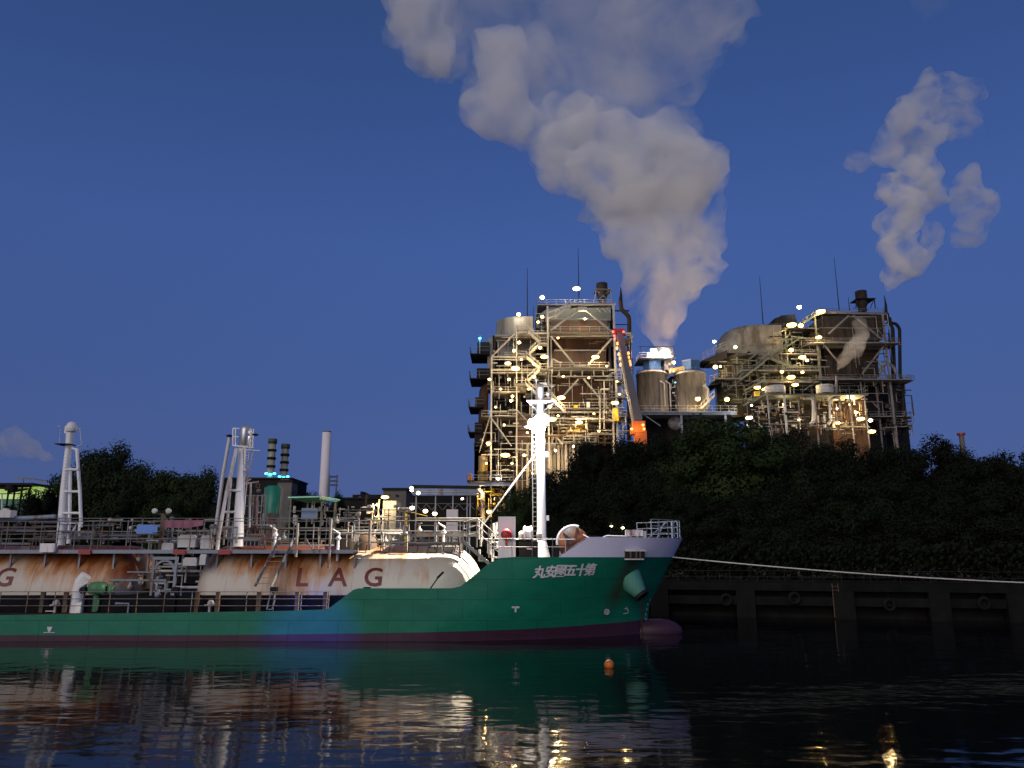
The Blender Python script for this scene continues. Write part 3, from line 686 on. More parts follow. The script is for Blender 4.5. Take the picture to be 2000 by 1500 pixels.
# main deck side rail
DY = CY - B + 0.12
railing('side_rail', [(XA, DY, zlow), (XX(640, 1192, 50), DY, zlow)], ZZ(1156, 50) - zlow, ship, M['grey'], 1.72, (1.0, 0.66, 0.33), 0.025)
m = MB()
for px in (83, 128, 385, 425, 505, 580, 635):
    x = XX(px, 1175, 50.4); m = MB(); m.b2(x - .12, x + .12, 50.3, 50.5, zlow, zt + .02); m.build('rail_stanchion', M['rusty_grey'], ship)
for px in (108, 410):      # white bitts behind the rail
    x = XX(px, 1183, 50.6); m = MB(); m.tube([(x, 50.6, zlow - .05), (x, 50.6, zlow + .75)], .1, 8); m.ball((x + .05, 50.6, zlow + .55), .22, 8); m.tube([(x - .35, 50.6, zlow + .4), (x + .3, 50.6, zlow + .5)], .07, 6); m.build('deck_valve', M['white2'], ship)
# white bent ventilator, green vent heads
x = XX(147, 1185, 50.7); m = MB(); m.tube([(x, 50.9, zlow - .05), (x, 50.9, zlow + 1.3), (x + .1, 50.9, zlow + 1.9), (x + .35, 50.9, zlow + 2.25)], .42, 18, .36); vt = m.build('ventilator', M['white'], ship)
m = MB(); m.tube([(x + .42, 50.5, zlow + 1.35), (x + .42, 50.9, zlow + 1.35)], .2, 12); m.build('ventilator_mouth', M['dark'], vt)
x = XX(186, 1150, 50.7); m = MB(); m.lathe((x, 51.0, zt - .1), [(.5, 0), (.58, .1), (.58, .55), (.42, .7), (.001, .75)], 18); m.tube([(x, 51.0, zlow), (x, 51.0, zt)], .2, 12); m.lathe((x + .8, 51.1, zt - .1), [(.18, 0), (.22, .1), (.22, .5), (.001, .56)], 12)
m.build('vent_head', M['greenm'], ship)
for px in (166 + 175, 517 + 85 - 68, 716):
    x = XX(px, 1145, 50.8); m = MB(); m.box((x, 51.0, zt + .12), (.42, .4, .36)); m.tube([(x, 51, zlow), (x, 51, zt)], .07, 6); m.build('mooring_horn', M['dark'], ship)
x = XX(855, 1125, 51.8); m = MB(); m.bar((x - .5, 50.6, zt), (x + .25, 50.9, zt + 1.1), .07); m.bar((x + .05, 50.85, zt + .85), (x + .45, 50.9, zt + 1.25), .14); m.build('davit', M['dark'], ship)

# ---- catwalk over the tanks
CWY, CWD = 52.0, 1.5
zc0 = ZZ(1078, CWY)
def cw(px, py, D=CWY): return P(px, py, D)
m = MB(); xl, xr_ = XA, XX(690, 1078, CWY)
m.b2(xl, xr_, CWY, CWY + .12, zc0 - .1, zc0 + .14); m.b2(xl, xr_, CWY + CWD, CWY + CWD + .1, zc0 - .1, zc0 + .14); m.b2(xl, xr_, CWY + .12, CWY + CWD, zc0 - .02, zc0 + .03)
cat = m.build('catwalk', M['bluegrey'], ship)
ztop = ZZ(1018, CWY)
railing('catwalk_rail', [(xl, CWY + .05, zc0 + .14), (XX(215, 1018, CWY), CWY + .05, zc0 + .14)], ztop - zc0 - .14, cat, M['grey'], 1.15, (1.0, .38), .03)
railing('catwalk_rail', [(XX(215, 1018, CWY), CWY + .05, zc0 + .14), (xr_, CWY + .05, zc0 + .14)], ztop - zc0 - .14, cat, M['grey'], 2.6, (1.0, .38), .03)
railing('catwalk_rail', [(xl, CWY + CWD, zc0 + .14), (xr_, CWY + CWD, zc0 + .14)], ztop - zc0 + .12, cat, M['grey'], 2.2, (1.0, .5), .028)
m = MB(); x = xl + 1
while x < xr_:
    a_ = math.asin(min(1, max(-1, (CY - CWY - .7) / TR)))
    m = MB(); m.b2(x - .06, x + .06, CWY + .6, CWY + .72, TZ + 1.6, zc0 - .1); m.build('catwalk_leg', M['bluegrey'], cat); x += 2.3
for px in (165, 350, 438):
    x = XX(px, 1080, CWY - .1); m = MB(); m.b2(x - .4, x + .4, CWY - .16, CWY - .005, zc0 - .16, zc0 + .12); m.build('hose_box', M['red'], cat)
x = XX(96, 1070, CWY - .1); m = MB(); m.b2(x - .5, x + .45, CWY - .3, CWY - .005, zc0 - .02, zc0 + .55); m.build('locker', M['white'], cat)
# forward walkway with stepped handrails
zA = ZZ(1058, CWY); x1, x2 = XX(690, 1058, CWY), XX(905, 1058, CWY)
m = MB(); m.b2(x1, x2, CWY, CWY + 1.2, zA - .06, zA); fw = m.build('forward_walkway', M['shiprail'], ship)
railing('walkway_rail', [(x1, CWY + .04, zA), (x2, CWY + .04, zA)], ZZ(1017, CWY) - zA, fw, M['shiprail'], 1.7, (1.0, .5), .035)
zB2 = ZZ(1012, CWY + 1.2)
railing('walkway_rail', [(x1 + 4, CWY + 1.2, zA), (XX(940, 1058, CWY), CWY + 1.2, zA)], zB2 - zA, fw, M['shiprail'], 1.3, (1.0, .7, .42), .035)
m = MB(); m.b2(XX(812, 1040, 53.6), XX(938, 1040, 53.6), 53.6, 53.75, ZZ(1048, 53.6), ZZ(1041, 53.6)); m.b2(XX(812, 1040, 53.6), XX(930, 1040, 53.6), 53.6, 56.6, ZZ(1016, 53.6) , ZZ(1013, 53.6)); m.build('canopy_edge', M['shiprail'], fw)
m = MB(); fwd = [(905, 1020), (932, 1012), (955, 1032), (975, 1052)]
for off in (0, 14, 28): 
    pts = [P(a_, b_ + off, CWY + .04) for a_, b_ in fwd]
    for u_, v_ in zip(pts, pts[1:]): m.tube([u_, v_], .04, 6)
for a_, b_ in ((905, 1020), (916, 1016), (932, 1012), (955, 1032), (975, 1052)):
    t_ = P(a_, b_, CWY + .04); m.tube([t_, (t_.x, t_.y, t_.z - 1.9)], .04, 6)
m.build('stair_handrail', M['shiprail'], fw)
m = MB()
for s_ in (0, .9):
    m.bar(P(905, 1058, CWY + s_), P(958, 1104, CWY + s_), .08, .2)
for i in range(9):
    q0 = P(905, 1058, CWY).lerp(P(958, 1104, CWY), (i + .5) / 9); m.box(q0 + Vector((0, .45, .03)), (.3, .9, .04))
m.build('stair', M['shiprail'], fw)
# equipment block between stair and screen
rr = random.Random(5)
for i in range(16):
    m = MB(); px_, py_ = rr.uniform(935, 972), rr.uniform(1040, 1098); c_ = P(px_, py_, rr.uniform(52, 55)); m.tube([c_ + Vector((rr.uniform(.3, .9), 0, 0)), c_, c_ + Vector((0, 0, rr.uniform(.3, 1.0)))] if i % 2 else [c_, c_ + Vector((0, 0, rr.uniform(.3, 1.0)))], rr.uniform(.04, .09), 7)
    m.build('deck_piping', M['white2'], ship)
# fire monitors on top of the tank
for px, py in ((866, 1040), (537, 1045), (660, 1052)):
    c_ = P(px, py + 14, 52.8); m = MB(); m.tube([c_ - Vector((0, 0, 1.0)), c_ + Vector((0, 0, .5))], .09, 8); m.lathe(c_ + Vector((0, 0, .4)), [(.15, 0), (.2, .1), (.1, .25)], 12); m.tube([c_ + Vector((0, 0, .6)), c_ + Vector((.1, -.1, .8)), c_ + Vector((-.35, -.2, 1.1))], .07, 8, .05); m.build('fire_monitor', M['white'], ship)
# dark domes and cargo piping amidships
m = MB(); rr = random.Random(11)
for px, py in ((715, 1052), (690, 1050), (305, 1120), (260, 1105)):
    c_ = P(px, py, 54.8); m = MB(); m.lathe(c_ - Vector((0, 0, 1.0)), [(.9, 0), (.9, .8), (.75, 1.1), (.3, 1.3), (.001, 1.32)], 20); m.build('tank_dome', M['rusty_grey'], ship)
def pipe_run(name, mat, seed, n, xa, xb, ya, yb_, z0, z1, r=(.04, .1)):
    rr = random.Random(seed)
    for i in range(n):
        m = MB(); x_, y_, z_ = rr.uniform(xa, xb), rr.uniform(ya, yb_), rr.uniform(z0, z1); r_ = rr.uniform(*r); L = rr.uniform(.8, 4.5)
        k_ = rr.random()
        if k_ < .55: m.tube([(x_, y_, z_), (min(x_ + L, xb), y_, z_), (min(x_ + L, xb), y_, z_ - rr.uniform(.3, 1.2))], r_, 7)
        elif k_ < .8: m.tube([(x_, y_, z0 - .3), (x_, y_, z_), (x_, y_ + rr.uniform(.3, 1.0), z_)], r_, 7)
        else: m.lathe((x_, y_, z_), [(.12, 0), (.2, .08), (.2, .22), (.1, .3), (.06, .6), (.2, .62), (.2, .66)], 10)
        m.build('deck_valve' if k_ >= .8 else name, mat, ship)
zt_ = ZZ(1062, 53); 
pipe_run('cargo_piping', M['grey'], 3, 40, XX(-150, 1050, 54), XX(690, 1050, 54), 53.2, 56.5, zt_ - .1, zt_ + 1.5)
pipe_run('cargo_piping', M['rusty_grey'], 4, 32, XX(-150, 1050, 54), XX(690, 1050, 54), 53.2, 57.5, zt_ - .2, zt_ + 1.2)
pipe_run('cargo_piping', M['shiprail'], 6, 28, XX(640, 1050, 54), XX(900, 1050, 54), 53.0, 56.5, zt_ - .2, zt_ + 1.0)
pipe_run('cargo_piping', M['white2'], 8, 16, XX(260, 1080, 54), XX(440, 1080, 54), 52.6, 54, zt, zt_ + .3)
pipe_run('side_piping', M['bluegrey'], 9, 14, XX(250, 1080, 54), XX(390, 1080, 54), 51.0, 52.3, zlow + .3, zt + 1.5, (.05, .1))
# white lockers in the gap between the tanks
for px, py, w_, h_ in ((330, 1070, .85, .5), (368, 1058, 1.2, .75), (405, 1060, .7, .8), (374, 1098, .9, .45), (399, 1094, .4, .6)):
    c_ = P(px, py, 53.2 if py < 1080 else 52.0); m = MB(); m.box(c_, (w_, .6, h_)); m.box(c_ + Vector((0, 0, h_ / 2 + .04)), (w_ * .85, .5, .08)); m.build('deck_locker', M['white2'], ship)
# arched blue-grey support between tanks
m = MB(); ax_ = XX(322, 1110, 51.6)
m.b2(ax_ - .8, ax_ - .65, 51.5, 51.7, zlow, zt + 2.0); m.b2(ax_ + .65, ax_ + .8, 51.5, 51.7, zlow, zt + 2.0); m.b2(ax_ - .8, ax_ + .8, 51.48, 51.72, zt + 2.001, zt + 2.2)
for t0, t1 in zip(lin(0, math.pi, 8), lin(0, math.pi, 8)[1:]): m.bar((ax_ + .62 * math.cos(t0), 51.6, zt + 1.35 + .6 * math.sin(t0)), (ax_ + .62 * math.cos(t1), 51.6, zt + 1.35 + .6 * math.sin(t1)), .14)
m.bar((ax_ - .7, 51.6, zt + .6), (ax_ + .7, 51.6, zt + .6), .1); m.build('pipe_arch', M['bluegrey'], ship)
# ladders against the forward tank
m = MB()
for px0, px1 in ((547, 498), (575, 530)):
    m.bar(P(px0, 1050, 52.0), P(px1, 1145, 50.9), .1, .16)
for i in range(9):
    t = (i + .5) / 9; m.bar(P(547, 1050, 52).lerp(P(498, 1145, 50.9), t), P(575, 1050, 52).lerp(P(530, 1145, 50.9), t), .2, .04)
m.build('access_ladder', M['shiprail'], ship)
m = MB(); m.bar(P(530, 1156, 50.7), P(521, 1190, 50.4), .07); m.bar(P(540, 1156, 50.7), P(532, 1190, 50.4), .07); m.bar(P(521, 1190, 50.4), P(532, 1190, 50.4), .05); m.build('deck_ladder', M['shiprail'], ship)
# two tall guard posts
m = MB()
for px, pa, pb in ((580, 1022, 1088), (645, 1014, 1110), (722, 1016, 1075)):
    m = MB(); m.tube([(XX(px, 1050, 51.7), 51.7, ZZ(pb, 51.7)), (XX(px, 1050, 51.7), 51.7, ZZ(pa, 51.7))], .09, 8); m.build('guard_post', M['shiprail'], ship)
m = MB(); m.tube([P(583, 1031, 51.9), P(622, 1031, 51.9)], .04, 6); m.tube([P(622, 1031, 51.9), P(622, 1078, 51.9)], .04, 6); m.bar(P(598, 1052, 51.9), P(612, 1078, 51.9), .08)
m.build('guard_frame', M['shiprail'], ship)
# hanging hoops at the forward tank top
m = MB(); rr = random.Random(2)
for px in (700, 745, 800, 838, 868, 890):
    a_, b_, c_, d_ = P(px, 1064, 52.05), P(px - 3, 1078, 51.95), P(px + 14, 1080, 51.95), P(px + 17, 1064, 52.05)
    m = MB()
    for u_, v_ in ((a_, b_), (b_, c_), (c_, d_)): m.tube([u_, v_], .035, 6)
    m.build('guard_hoop', M['rusty_grey'], ship)
# searchlights on a brown post
x = XX(318, 1020, 53); m = MB(); m.b2(x - .12, x + .12, 52.9, 53.1, zc0, ZZ(1003, 53)); m.bar((x - .5, 53, ZZ(1004, 53)), (x + .45, 53, ZZ(1004, 53)), .06); sp = m.build('light_post', M['rusty_grey'], ship)
for px in (303, 330):
    c_ = P(px, 998, 52.9); m = MB(); m.lathe(c_ - Vector((0, .15, 0)), [(.001, .02), (.16, 0), (.19, .05), (.16, .22), (.05, .3)], 18, 'Y'); m.build('searchlight', M['white2'], sp)
# white box and big pipe at the left edge
m = MB(); m.tube([P(-200, 1014, 53.5), P(50, 1012, 53.5), P(108, 1009, 53.5)], .16, 10); m.build('main_pipe', M['bluegrey'], ship)
m = MB(); c_ = P(8, 1004, 53.2); m.box(c_, (1.3, .7, .5)); m.box(c_ + Vector((.1, 0, .3)), (.3, .3, .14)); m.tube([P(4, 996, 53.4), P(4, 965, 53.4)], .05, 6); m.build('control_box', M['white2'], ship)
# ---- vent masts
def vm_leg(m, pts, r): m.tube([P(a_, b_, d_) for a_, b_, d_ in pts], r, 9)
vm = MB(); px0 = 128; x = XX(128, 1000, 54.5)
vm.tube([P(118, 1068, 54.2), P(125, 960, 54.4), P(134, 872, 54.6)], .30, 16, .21); vm.tube([P(135, 872, 54.6), P(137, 845, 54.6)], .26, 14)
v1 = vm.build('vent_mast', M['white'], ship)
m = MB(); c_ = P(139, 842, 54.6); m.lathe(c_, [(.30, -.05), (.36, .05), (.38, .3), (.30, .55), (.15, .66), (.001, .7)], 18); c2 = P(129, 844, 54.7); m.lathe(c2, [(.12, -.1), (.12, .45)], 10); m.build('vent_cap', M['white'], v1)
for pts in (((150, 876, 54.3), (156, 960, 54.1), (158, 1020, 54.0), (157, 1030, 54.0)), ((137, 914, 54.6), (136, 1000, 54.2), (133, 1062, 54.0))):
    m = MB(); vm_leg(m, pts, .115); m.build('mast_leg', M['white'], v1)
m = MB()
for y_, a_, b_ in ((917, 130, 153), (960, 126, 156), (1002, 122, 158)): m.tube([P(a_, y_, 54.1), P(b_, y_, 54.1)], .09, 8)
m.bar(P(141, 875, 54.4), P(150, 878, 54.3), .12); m.tube([P(113, 1022, 53.9), P(162, 1022, 53.9)], .05, 6); m.bar(P(139, 1043, 54), P(150, 1024, 54), .08); m.tube([P(155, 1024, 54), P(154, 1047, 54)], .09, 6); m.build('mast_brace', M['white'], v1)
m = MB(); m.box(P(128, 868.5, 54.5), (1.0, 1.0, .06)); m.bar(P(114, 868.5, 54.3), P(141, 867.5, 54.3), .05); m.build('mast_platform', M['dark'], v1)
m = MB()
for a_, b_, c2, d2 in ((156, 836, 159, 868), (159, 836, 159, 836)): m.tube([P(a_, b_, 54.4), P(c2, d2, 54.4)], .03, 6)
m.tube([P(148, 840, 54.4), P(159, 836, 54.4)], .03, 6); m.tube([P(159, 868, 54.4), P(150, 872, 54.4)], .03, 6); m.tube([P(113, 834, 54.6), P(118, 832, 54.6)], .05, 6); m.tube([P(118, 832, 54.6), P(116, 868, 54.6)], .02, 6); m.build('mast_cage', M['white2'], v1)
m = MB()
for i in range(26): y_ = 880 + i * 6.5; m.bar(P(112 + (134 - 112) * (1060 - y_) / 190 - 4, y_, 54.2), P(112 + (134 - 112) * (1060 - y_) / 190 + 2, y_, 54.2), .03)
m.build('ladder', M['white2'], v1)
vm = MB(); vm.tube([P(465, 1068, 54.2), P(467, 1000, 54.3), P(471, 930, 54.5), P(473, 872, 54.6)], .37, 20, .23); v2 = vm.build('vent_mast', M['white'], ship)
m = MB(); c_ = P(478, 872, 54.6); m.lathe(c_, [(.36, 0), (.42, .05), (.42, 1.15), (.37, 1.4), (.2, 1.52), (.001, 1.55)], 22); m.build('vent_cap', paint('galvanised_steel', (0.55, 0.56, 0.6), 0.3, 0.1, metal=0.6), v2)
for pts in (((449, 852, 54.9), (435, 930, 54.7), (420, 1045, 54.5)), ((462, 876, 54.0), (443, 960, 53.6), (428, 1040, 53.2), (424, 1080, 53.0)), ((451, 935, 55.3), (446, 1000, 55.4), (440, 1050, 55.5))):
    m = MB(); vm_leg(m, pts, .13 if pts[0][0] != 451 else .1); m.build('mast_leg', M['white2'], v2)
m = MB()
for y_, a_, b_ in ((958, 443, 470), (1000, 434, 462)): m.tube([P(a_, y_, 54.1), P(b_, y_, 54.1)], .09, 8)
m.tube([P(470, 916, 54), P(480, 918, 54)], .06, 6); m.build('mast_brace', M['white'], v2)
m = MB(); 
for a_, b_ in (((455, 836), (455, 870)), ((495, 838), (493, 873)), ((460, 837), (460, 872)), ((490, 838), (488, 873))): m.bar(P(*a_, 54.2), P(*b_, 54.2), .07)
m.bar(P(455, 836, 54.2), P(468, 837, 54.2), .06); m.bar(P(455, 853, 54.2), P(466, 853, 54.2), .06); m.bar(P(455, 870, 54.2), P(495, 874, 54.2), .1); m.bar(P(470, 878, 54.2), P(508, 880, 54.2), .05); m.bar(P(487, 878, 54.2), P(500, 880, 54.2), .06)
m.build('mast_cage', M['white'], v2)
m = MB(); 
for c_ in (P(448, 851, 54.8), P(499, 849, 54.3)): m.lathe(c_, [(.001, -.1), (.22, -.05), (.22, .03), (.001, .1)], 10)
m.build('whip_light', M['dark'], v2)
m = MB()
m.bar(P(487, 876, 54.4), P(477, 1005, 54.3), .05); m.bar(P(481, 876, 54.4), P(473, 1005, 54.3), .05)
for i in range(24): t = (i + .5) / 24; m.bar(P(487, 876, 54.4).lerp(P(477, 1005, 54.3), t), P(481, 876, 54.4).lerp(P(473, 1005, 54.3), t), .03)
m.tube([P(494, 878, 54.4), P(480, 960, 54.3)], .04, 6); m.build('ladder', M['white2'], v2)
# slender lamp post next to it
m = MB(); m.tube([P(487, 1030, 56), P(490, 942, 56)], .07, 7); m.tube([P(478, 945, 56), P(505, 941, 56)], .07, 7); m.tube([P(472, 948, 56), P(490, 935, 56)], .04, 6); m.build('tee_post', M['white2'], ship)
for px in (488, 500): m = MB(); m.tube([P(px, 1040, 56.5), P(px, 970, 56.5)], .14, 8); m.build('riser_pipe', M['grey'], ship)

# things hanging on the rails
m = MB(); a_, b_ = XX(267, 1030, CWY - .15), XX(299, 1030, CWY - .15); m.b2(a_, b_, CWY - .14, CWY - .06, ZZ(1042, 51.9), ZZ(1025, 51.9)); m.b2(b_, b_ + .28, CWY - .13, CWY - .05, ZZ(1040, 51.9), ZZ(1026, 51.9))
sg = m.build('notice_board', M['bluesign'], None, (a_, CWY - .1, ZZ(1042, 51.9))); tag(sg, 'plain blue notice board hanging on the catwalk rail left of the red banner', 'board')
m = MB(); n = 16; vs = []
for i in range(n + 1):
    px_ = 321 + 76 * i / n; t = i / n; sag = 3 * math.sin(math.pi * t)
    for py_ in (1015 + (1 if i < n else 0), 1030 - 4 * t + sag): vs.append(P(px_, py_, CWY - .12 + .04 * math.sin(i * 1.7)))
vs2 = [v + Vector((0, .02, 0)) for v in vs]; nn = len(vs)
m.add(vs + vs2, [(2 * i, 2 * i + 2, 2 * i + 3, 2 * i + 1) for i in range(n)] + [(nn + 2 * i, nn + 2 * i + 1, nn + 2 * i + 3, nn + 2 * i + 2) for i in range(n)] + [(2 * i, nn + 2 * i, nn + 2 * i + 2, 2 * i + 2) for i in range(n)] + [(2 * i + 1, 2 * i + 3, nn + 2 * i + 3, nn + 2 * i + 1) for i in range(n)])
bn = m.build('banner', M['banner'], None, P(321, 1030, CWY)); tag(bn, 'faded red and white cloth banner tied to the catwalk rail', 'banner')

# mooring rope with catenary sag
a_ = Vector((stem(5.0) - .1, CY - .2, ZZ(1088, CY))); b_ = Vector((67, WY(67) - .7, 3.25)); m = MB(); pts = []
for i in range(49):
    t = i / 48; p_ = a_.lerp(b_, t); p_.z -= 4 * 0.95 * t * (1 - t); pts.append(p_)
m.tube(pts, .045, 7); tag(m.build('mooring_rope', M['rope'], None, a_), 'pale mooring rope slung from the bow to the quay on the right', 'rope')
# buoy
c_ = P(1190, 1307, 38.6); c_.z = 0.12; m = MB(); m.ball(c_, .24, 12); by = m.build('buoy', M['orange'], None, c_); tag(by, 'small round orange buoy floating in the water before the bow', 'buoy')

# added unseen blue lamp, puts the pool of blue light on the hull
bl = thing('added_blue_lamp', (-9.5, 3.0, -1), 'added blue lamp on a post out of view left of the camera', 'lamp')
m = MB(); m.tube([(-9.5, 3, -1), (-9.5, 3, 2.6)], .06, 8); m.build('post', M['grey'], bl)
m = MB(); m.box((-9.5, 3.0, 2.75), (.4, .25, .3)); m.build('lamp_body', M['dark'], bl)
s3 = point('lamp_light', (-9.5, 3.3, 2.75), (0.03, 0.10, 1.0), 60000, .3, bl, 'SPOT'); s3.data.spot_size = R(9.5); s3.data.spot_blend = 1.0
s3.rotation_euler = (P(600, 1250, 50) - Vector((-9.5, 3.3, 2.75))).to_track_quat('-Z', 'Y').to_euler()
# ------------------------------------------------------------ boiler plants
GZ = 2.9
class Plant:
    """a thing whose parts are laid out in metres from the photo's plan; depth given per part"""
    def __init__(s, root, D): s.r = root; s.D = D; s.items = []
    def bar(s, name, a, b, wpx, mat, D=None, h=None, ib=True):
        D = D or s.D; A_, B_ = P(*a, D), P(*b, D); w_ = wpx * D / F; m = MB()
        if ib: m.ibeam(A_, B_, w_ * 0.95, w_ * 0.7)
        else: m.bar(A_, B_, w_, w_)
        return m.build(name, mat, s.r)
    def col(s, px, pa, pb, wpx, mat, D=None, name='column'):
        D = D or s.D; x = XX(px, (pa + (pb or pa)) / 2, D); w_ = wpx * D / F
        zb_ = GZ if pb is None else ZZ(pb, D)
        if pb is None: x = XX(px, pa + 60, D)
        m = MB(); m.bar((x, D, zb_), (x, D, ZZ(pa, D)), w_, w_ * .9)
        return m.build(name, mat, s.r)
    def pipe(s, pts, rpx, mat, D=None, name='pipe', n=10):
        D = D or s.D; m = MB(); pp = [P(p[0], p[1], p[2] if len(p) > 2 else D) for p in pts]
        q_ = [pp[0]]
        for i in range(1, len(pp) - 1):     # round the bends
            a_, b_, c_ = pp[i - 1], pp[i], pp[i + 1]; r_ = min((b_ - a_).length, (c_ - b_).length) * .35; r_ = min(r_, rpx * D / F * 2.5)
            s0, s1 = b_ + (a_ - b_).normalized() * r_, b_ + (c_ - b_).normalized() * r_
            q_ += [s0, (s0 + s1) / 2 * .5 + b_ * .5, s1]
        q_.append(pp[-1]); m.tube(q_, rpx * D / F, n)
        return m.build(name, mat, s.r)
    def box(s, x0_, x1_, y0_, y1_, D0, D1, name, mat, bev=False):
        m = MB(); ym = (y0_ + y1_) / 2; m.b2(XX(x0_, ym, D0), XX(x1_, ym, D0), D0, D1, GZ if y1_ >= 835 else ZZ(y1_, D0), ZZ(y0_, D0))
        return m.build(name, mat, s.r)
    def poly(s, pts, D0, D1, name, mat):
        m = MB(); m.prism([(XX(a, b, D0), ZZ(b, D0)) for a, b in pts], D0, D1); return m.build(name, mat, s.r)
    def deck(s, x0_, x1_, py, D0, D1, name='platform', mat=None, rail=1.1, tpx=2.0, step=2.2, rmat=None):
        mat = mat or M['grey']; z = ZZ(py, D0); xa, xb = XX(x0_, py, D0), XX(x1_, py, D0); t = tpx * D0 / F
        m = MB(); m.b2(xa, xb, D0, D1, z - t, z); o = m.build(name, mat, s.r)
        if rail:
            r_ = railing('railing', [(xa, D1 - .1, z), (xa, D0 + .06, z), (xb, D0 + .06, z), (xb, D1 - .1, z)], rail, o, rmat or M['pale'], step, (1.0, .5), .045, .05)
        return o
    def stair(s, a, b, D, w_=1.0, mat=None):
        mat = mat or M['pale']; A_, B_ = P(*a, D), P(*b, D); m = MB()
        for o_ in (0, w_): m.bar(A_ + Vector((0, o_, 0)), B_ + Vector((0, o_, 0)), .1, .42)
        n = max(4, int(abs(A_.z - B_.z) / .35))
        for i in range(n): q_ = A_.lerp(B_, (i + .5) / n); m.box(q_ + Vector((0, w_ / 2, 0)), (.3, w_, .05))
        o = m.build('stair', mat, s.r); m = MB()
        for o_ in (0, w_):
            m.tube([A_ + Vector((0, o_, 1.1)), B_ + Vector((0, o_, 1.1))], .06, 6)
            for i in range(5): q_ = A_.lerp(B_, i / 4) + Vector((0, o_, 0)); m.tube([q_, q_ + Vector((0, 0, 1.1))], .045, 6)
        m.build('handrail', mat, o); return o
    def clutter(s, seed, n, bx, D0, D1, mats, r=(.5, 1.6), L=(6, 40), name='pipe', cyl=0.15):
        rr = random.Random(seed)
        for mt in mats:
            for i in range(n):
                m = MB(); D = rr.uniform(D0, D1); a_, b_ = rr.uniform(bx[0], bx[1]), rr.uniform(bx[2], bx[3]); r_ = rr.uniform(*r) * D / F; l_ = rr.uniform(*L)
                k_ = rr.random()
                if k_ < .4: m.tube([P(a_, b_, D), P(min(a_ + l_, bx[1]), b_, D)], r_, 7); 
                elif k_ < .72: 
                    x_ = XX(a_, b_, D); m.tube([(x_, D, ZZ(b_, D)), (x_, D, ZZ(min(b_ + l_, bx[3]), D))], r_, 7)
                elif k_ < 1 - cyl:
                    x_ = XX(a_, b_, D); x2_ = XX(min(a_ + l_, bx[1]), b_, D); z1_, z2_ = ZZ(b_, D), ZZ(min(b_ + l_ * .8, bx[3]), D)
                    m.tube([(x_, D, z1_), (x2_, D, z1_), (x2_, D, z2_)], r_, 7)
                else: m.lathe(P(a_, b_, D), [(r_ * 1.2, 0), (r_ * 3, r_ * .8), (r_ * 3, r_ * 4), (r_ * 1.2, r_ * 5)], 10)
                s.items.append((-(l_ * r_ if k_ < 1 - cyl else r_ * r_ * 30), len(s.items), m, mt, name if k_ < 1 - cyl else 'valve'))
    def flush(s, most=85):
        # the largest pipes are parts of their own, the small rest is one part
        s.items.sort(key=lambda t: t[:2])
        for _, _, m, mt, nm in s.items[:most]: m.build(nm, mt, s.r)
        rest = s.items[most:]; s.items = []
        if rest:
            al = MB(); idx = []; mats = []
            for _, _, m, mt, nm in rest:
                if mt not in mats: mats.append(mt)
                al.v, n0 = al.v + m.v, len(al.v)
                al.f += [[i + n0 for i in f] for f in m.f]; al.sm += m.sm; idx += [mats.index(mt)] * len(m.f)
            o = al.build('small_pipework', mats[0], s.r)
            for mt in mats[1:]: o.data.materials.append(mt)
            o.data.polygons.foreach_set('material_index', idx); o['kind'] = 'stuff'
    def rod(s, px, pa, pb, D):
        x = XX(px, (pa + pb) / 2, D); m = MB(); m.tube([(x, D, ZZ(pb, D)), (x, D, (ZZ(pb, D) + ZZ(pa, D)) / 2), (x, D, ZZ(pa, D))], .14, 7, .05); return m.build('lightning_rod', M['dark'], s.r)

D1 = 165
r1 = thing('boiler_plant', (XX(1075, 900, D1), D1, GZ), 'tall rusty boiler plant with pale braced steel frame, stairs and lamps behind the foremast', 'power plant', 'boiler plants')
A = Plant(r1, D1)
pale, pg, rst, drk = M['pale'], M['palegreen'], M['rust'], M['dark']
# casings, from the top down
A.poly([(1046, 640), (1052, 615), (1076, 598), (1115, 596), (1120, 640)], D1 + 8, D1 + 22, 'casing', M['grey'])
A.poly([(1074, 630), (1078, 608), (1125, 601), (1193, 601), (1193, 626)], D1 + 5, D1 + 22, 'casing', pg)
A.box(1076, 1186, 625.5, 651, D1 + 4, D1 + 22, 'casing', M['rusty_grey'])
A.poly([(1080, 655), (1196, 655), (1190, 672), (1182, 686), (1086, 686)], D1 + 4, D1 + 22, 'casing', rst)
A.box(1081, 1184, 684.5, 720, D1 + 2.5, D1 + 22, 'casing', M['rusty_grey'])
A.box(1083, 1183, 683, 685, D1 + 2.0, D1 + 2.5, 'casing_edge', pale)
A.box(1084, 1188, 722, 790, D1 + 4, D1 + 22, 'casing', rst)
A.box(1072, 1190, 789.5, 815, D1 + 6, D1 + 22, 'casing', M['pipebrown'])
A.box(1060, 1195, 814.5, 866, D1 + 12, D1 + 22, 'casing', M['pipebrown'])
A.box(1188, 1200, 602, 850, D1 + 10, D1 + 20, 'casing', drk)
A.box(962, 1072, 655, 812, D1 + 14, D1 + 22, 'casing', drk)
A.box(947, 1065, 811.5, 870, D1 + 13, D1 + 22, 'casing', M['pipebrown'])
A.box(942, 1030, 869.5, 940, D1 + 13.5, D1 + 22, 'casing', drk)
A.box(1008, 1065, 812, 858, D1 + 5, D1 + 12, 'casing', M['rusty_grey'])
# pale corrugated hopper casing low down
m = MB()
for i in range(14):
    xa_ = 1028 + i * 7.5; Dq = D1 + 1 + (i % 2) * .9; m.b2(XX(xa_, 910, Dq), XX(xa_ + 5.6, 910, Dq), Dq, D1 + 9, ZZ(985, Dq), ZZ(866 + (i % 3) * 1.5, Dq))
m.build('corrugated_casing', M['sheet'], r1)
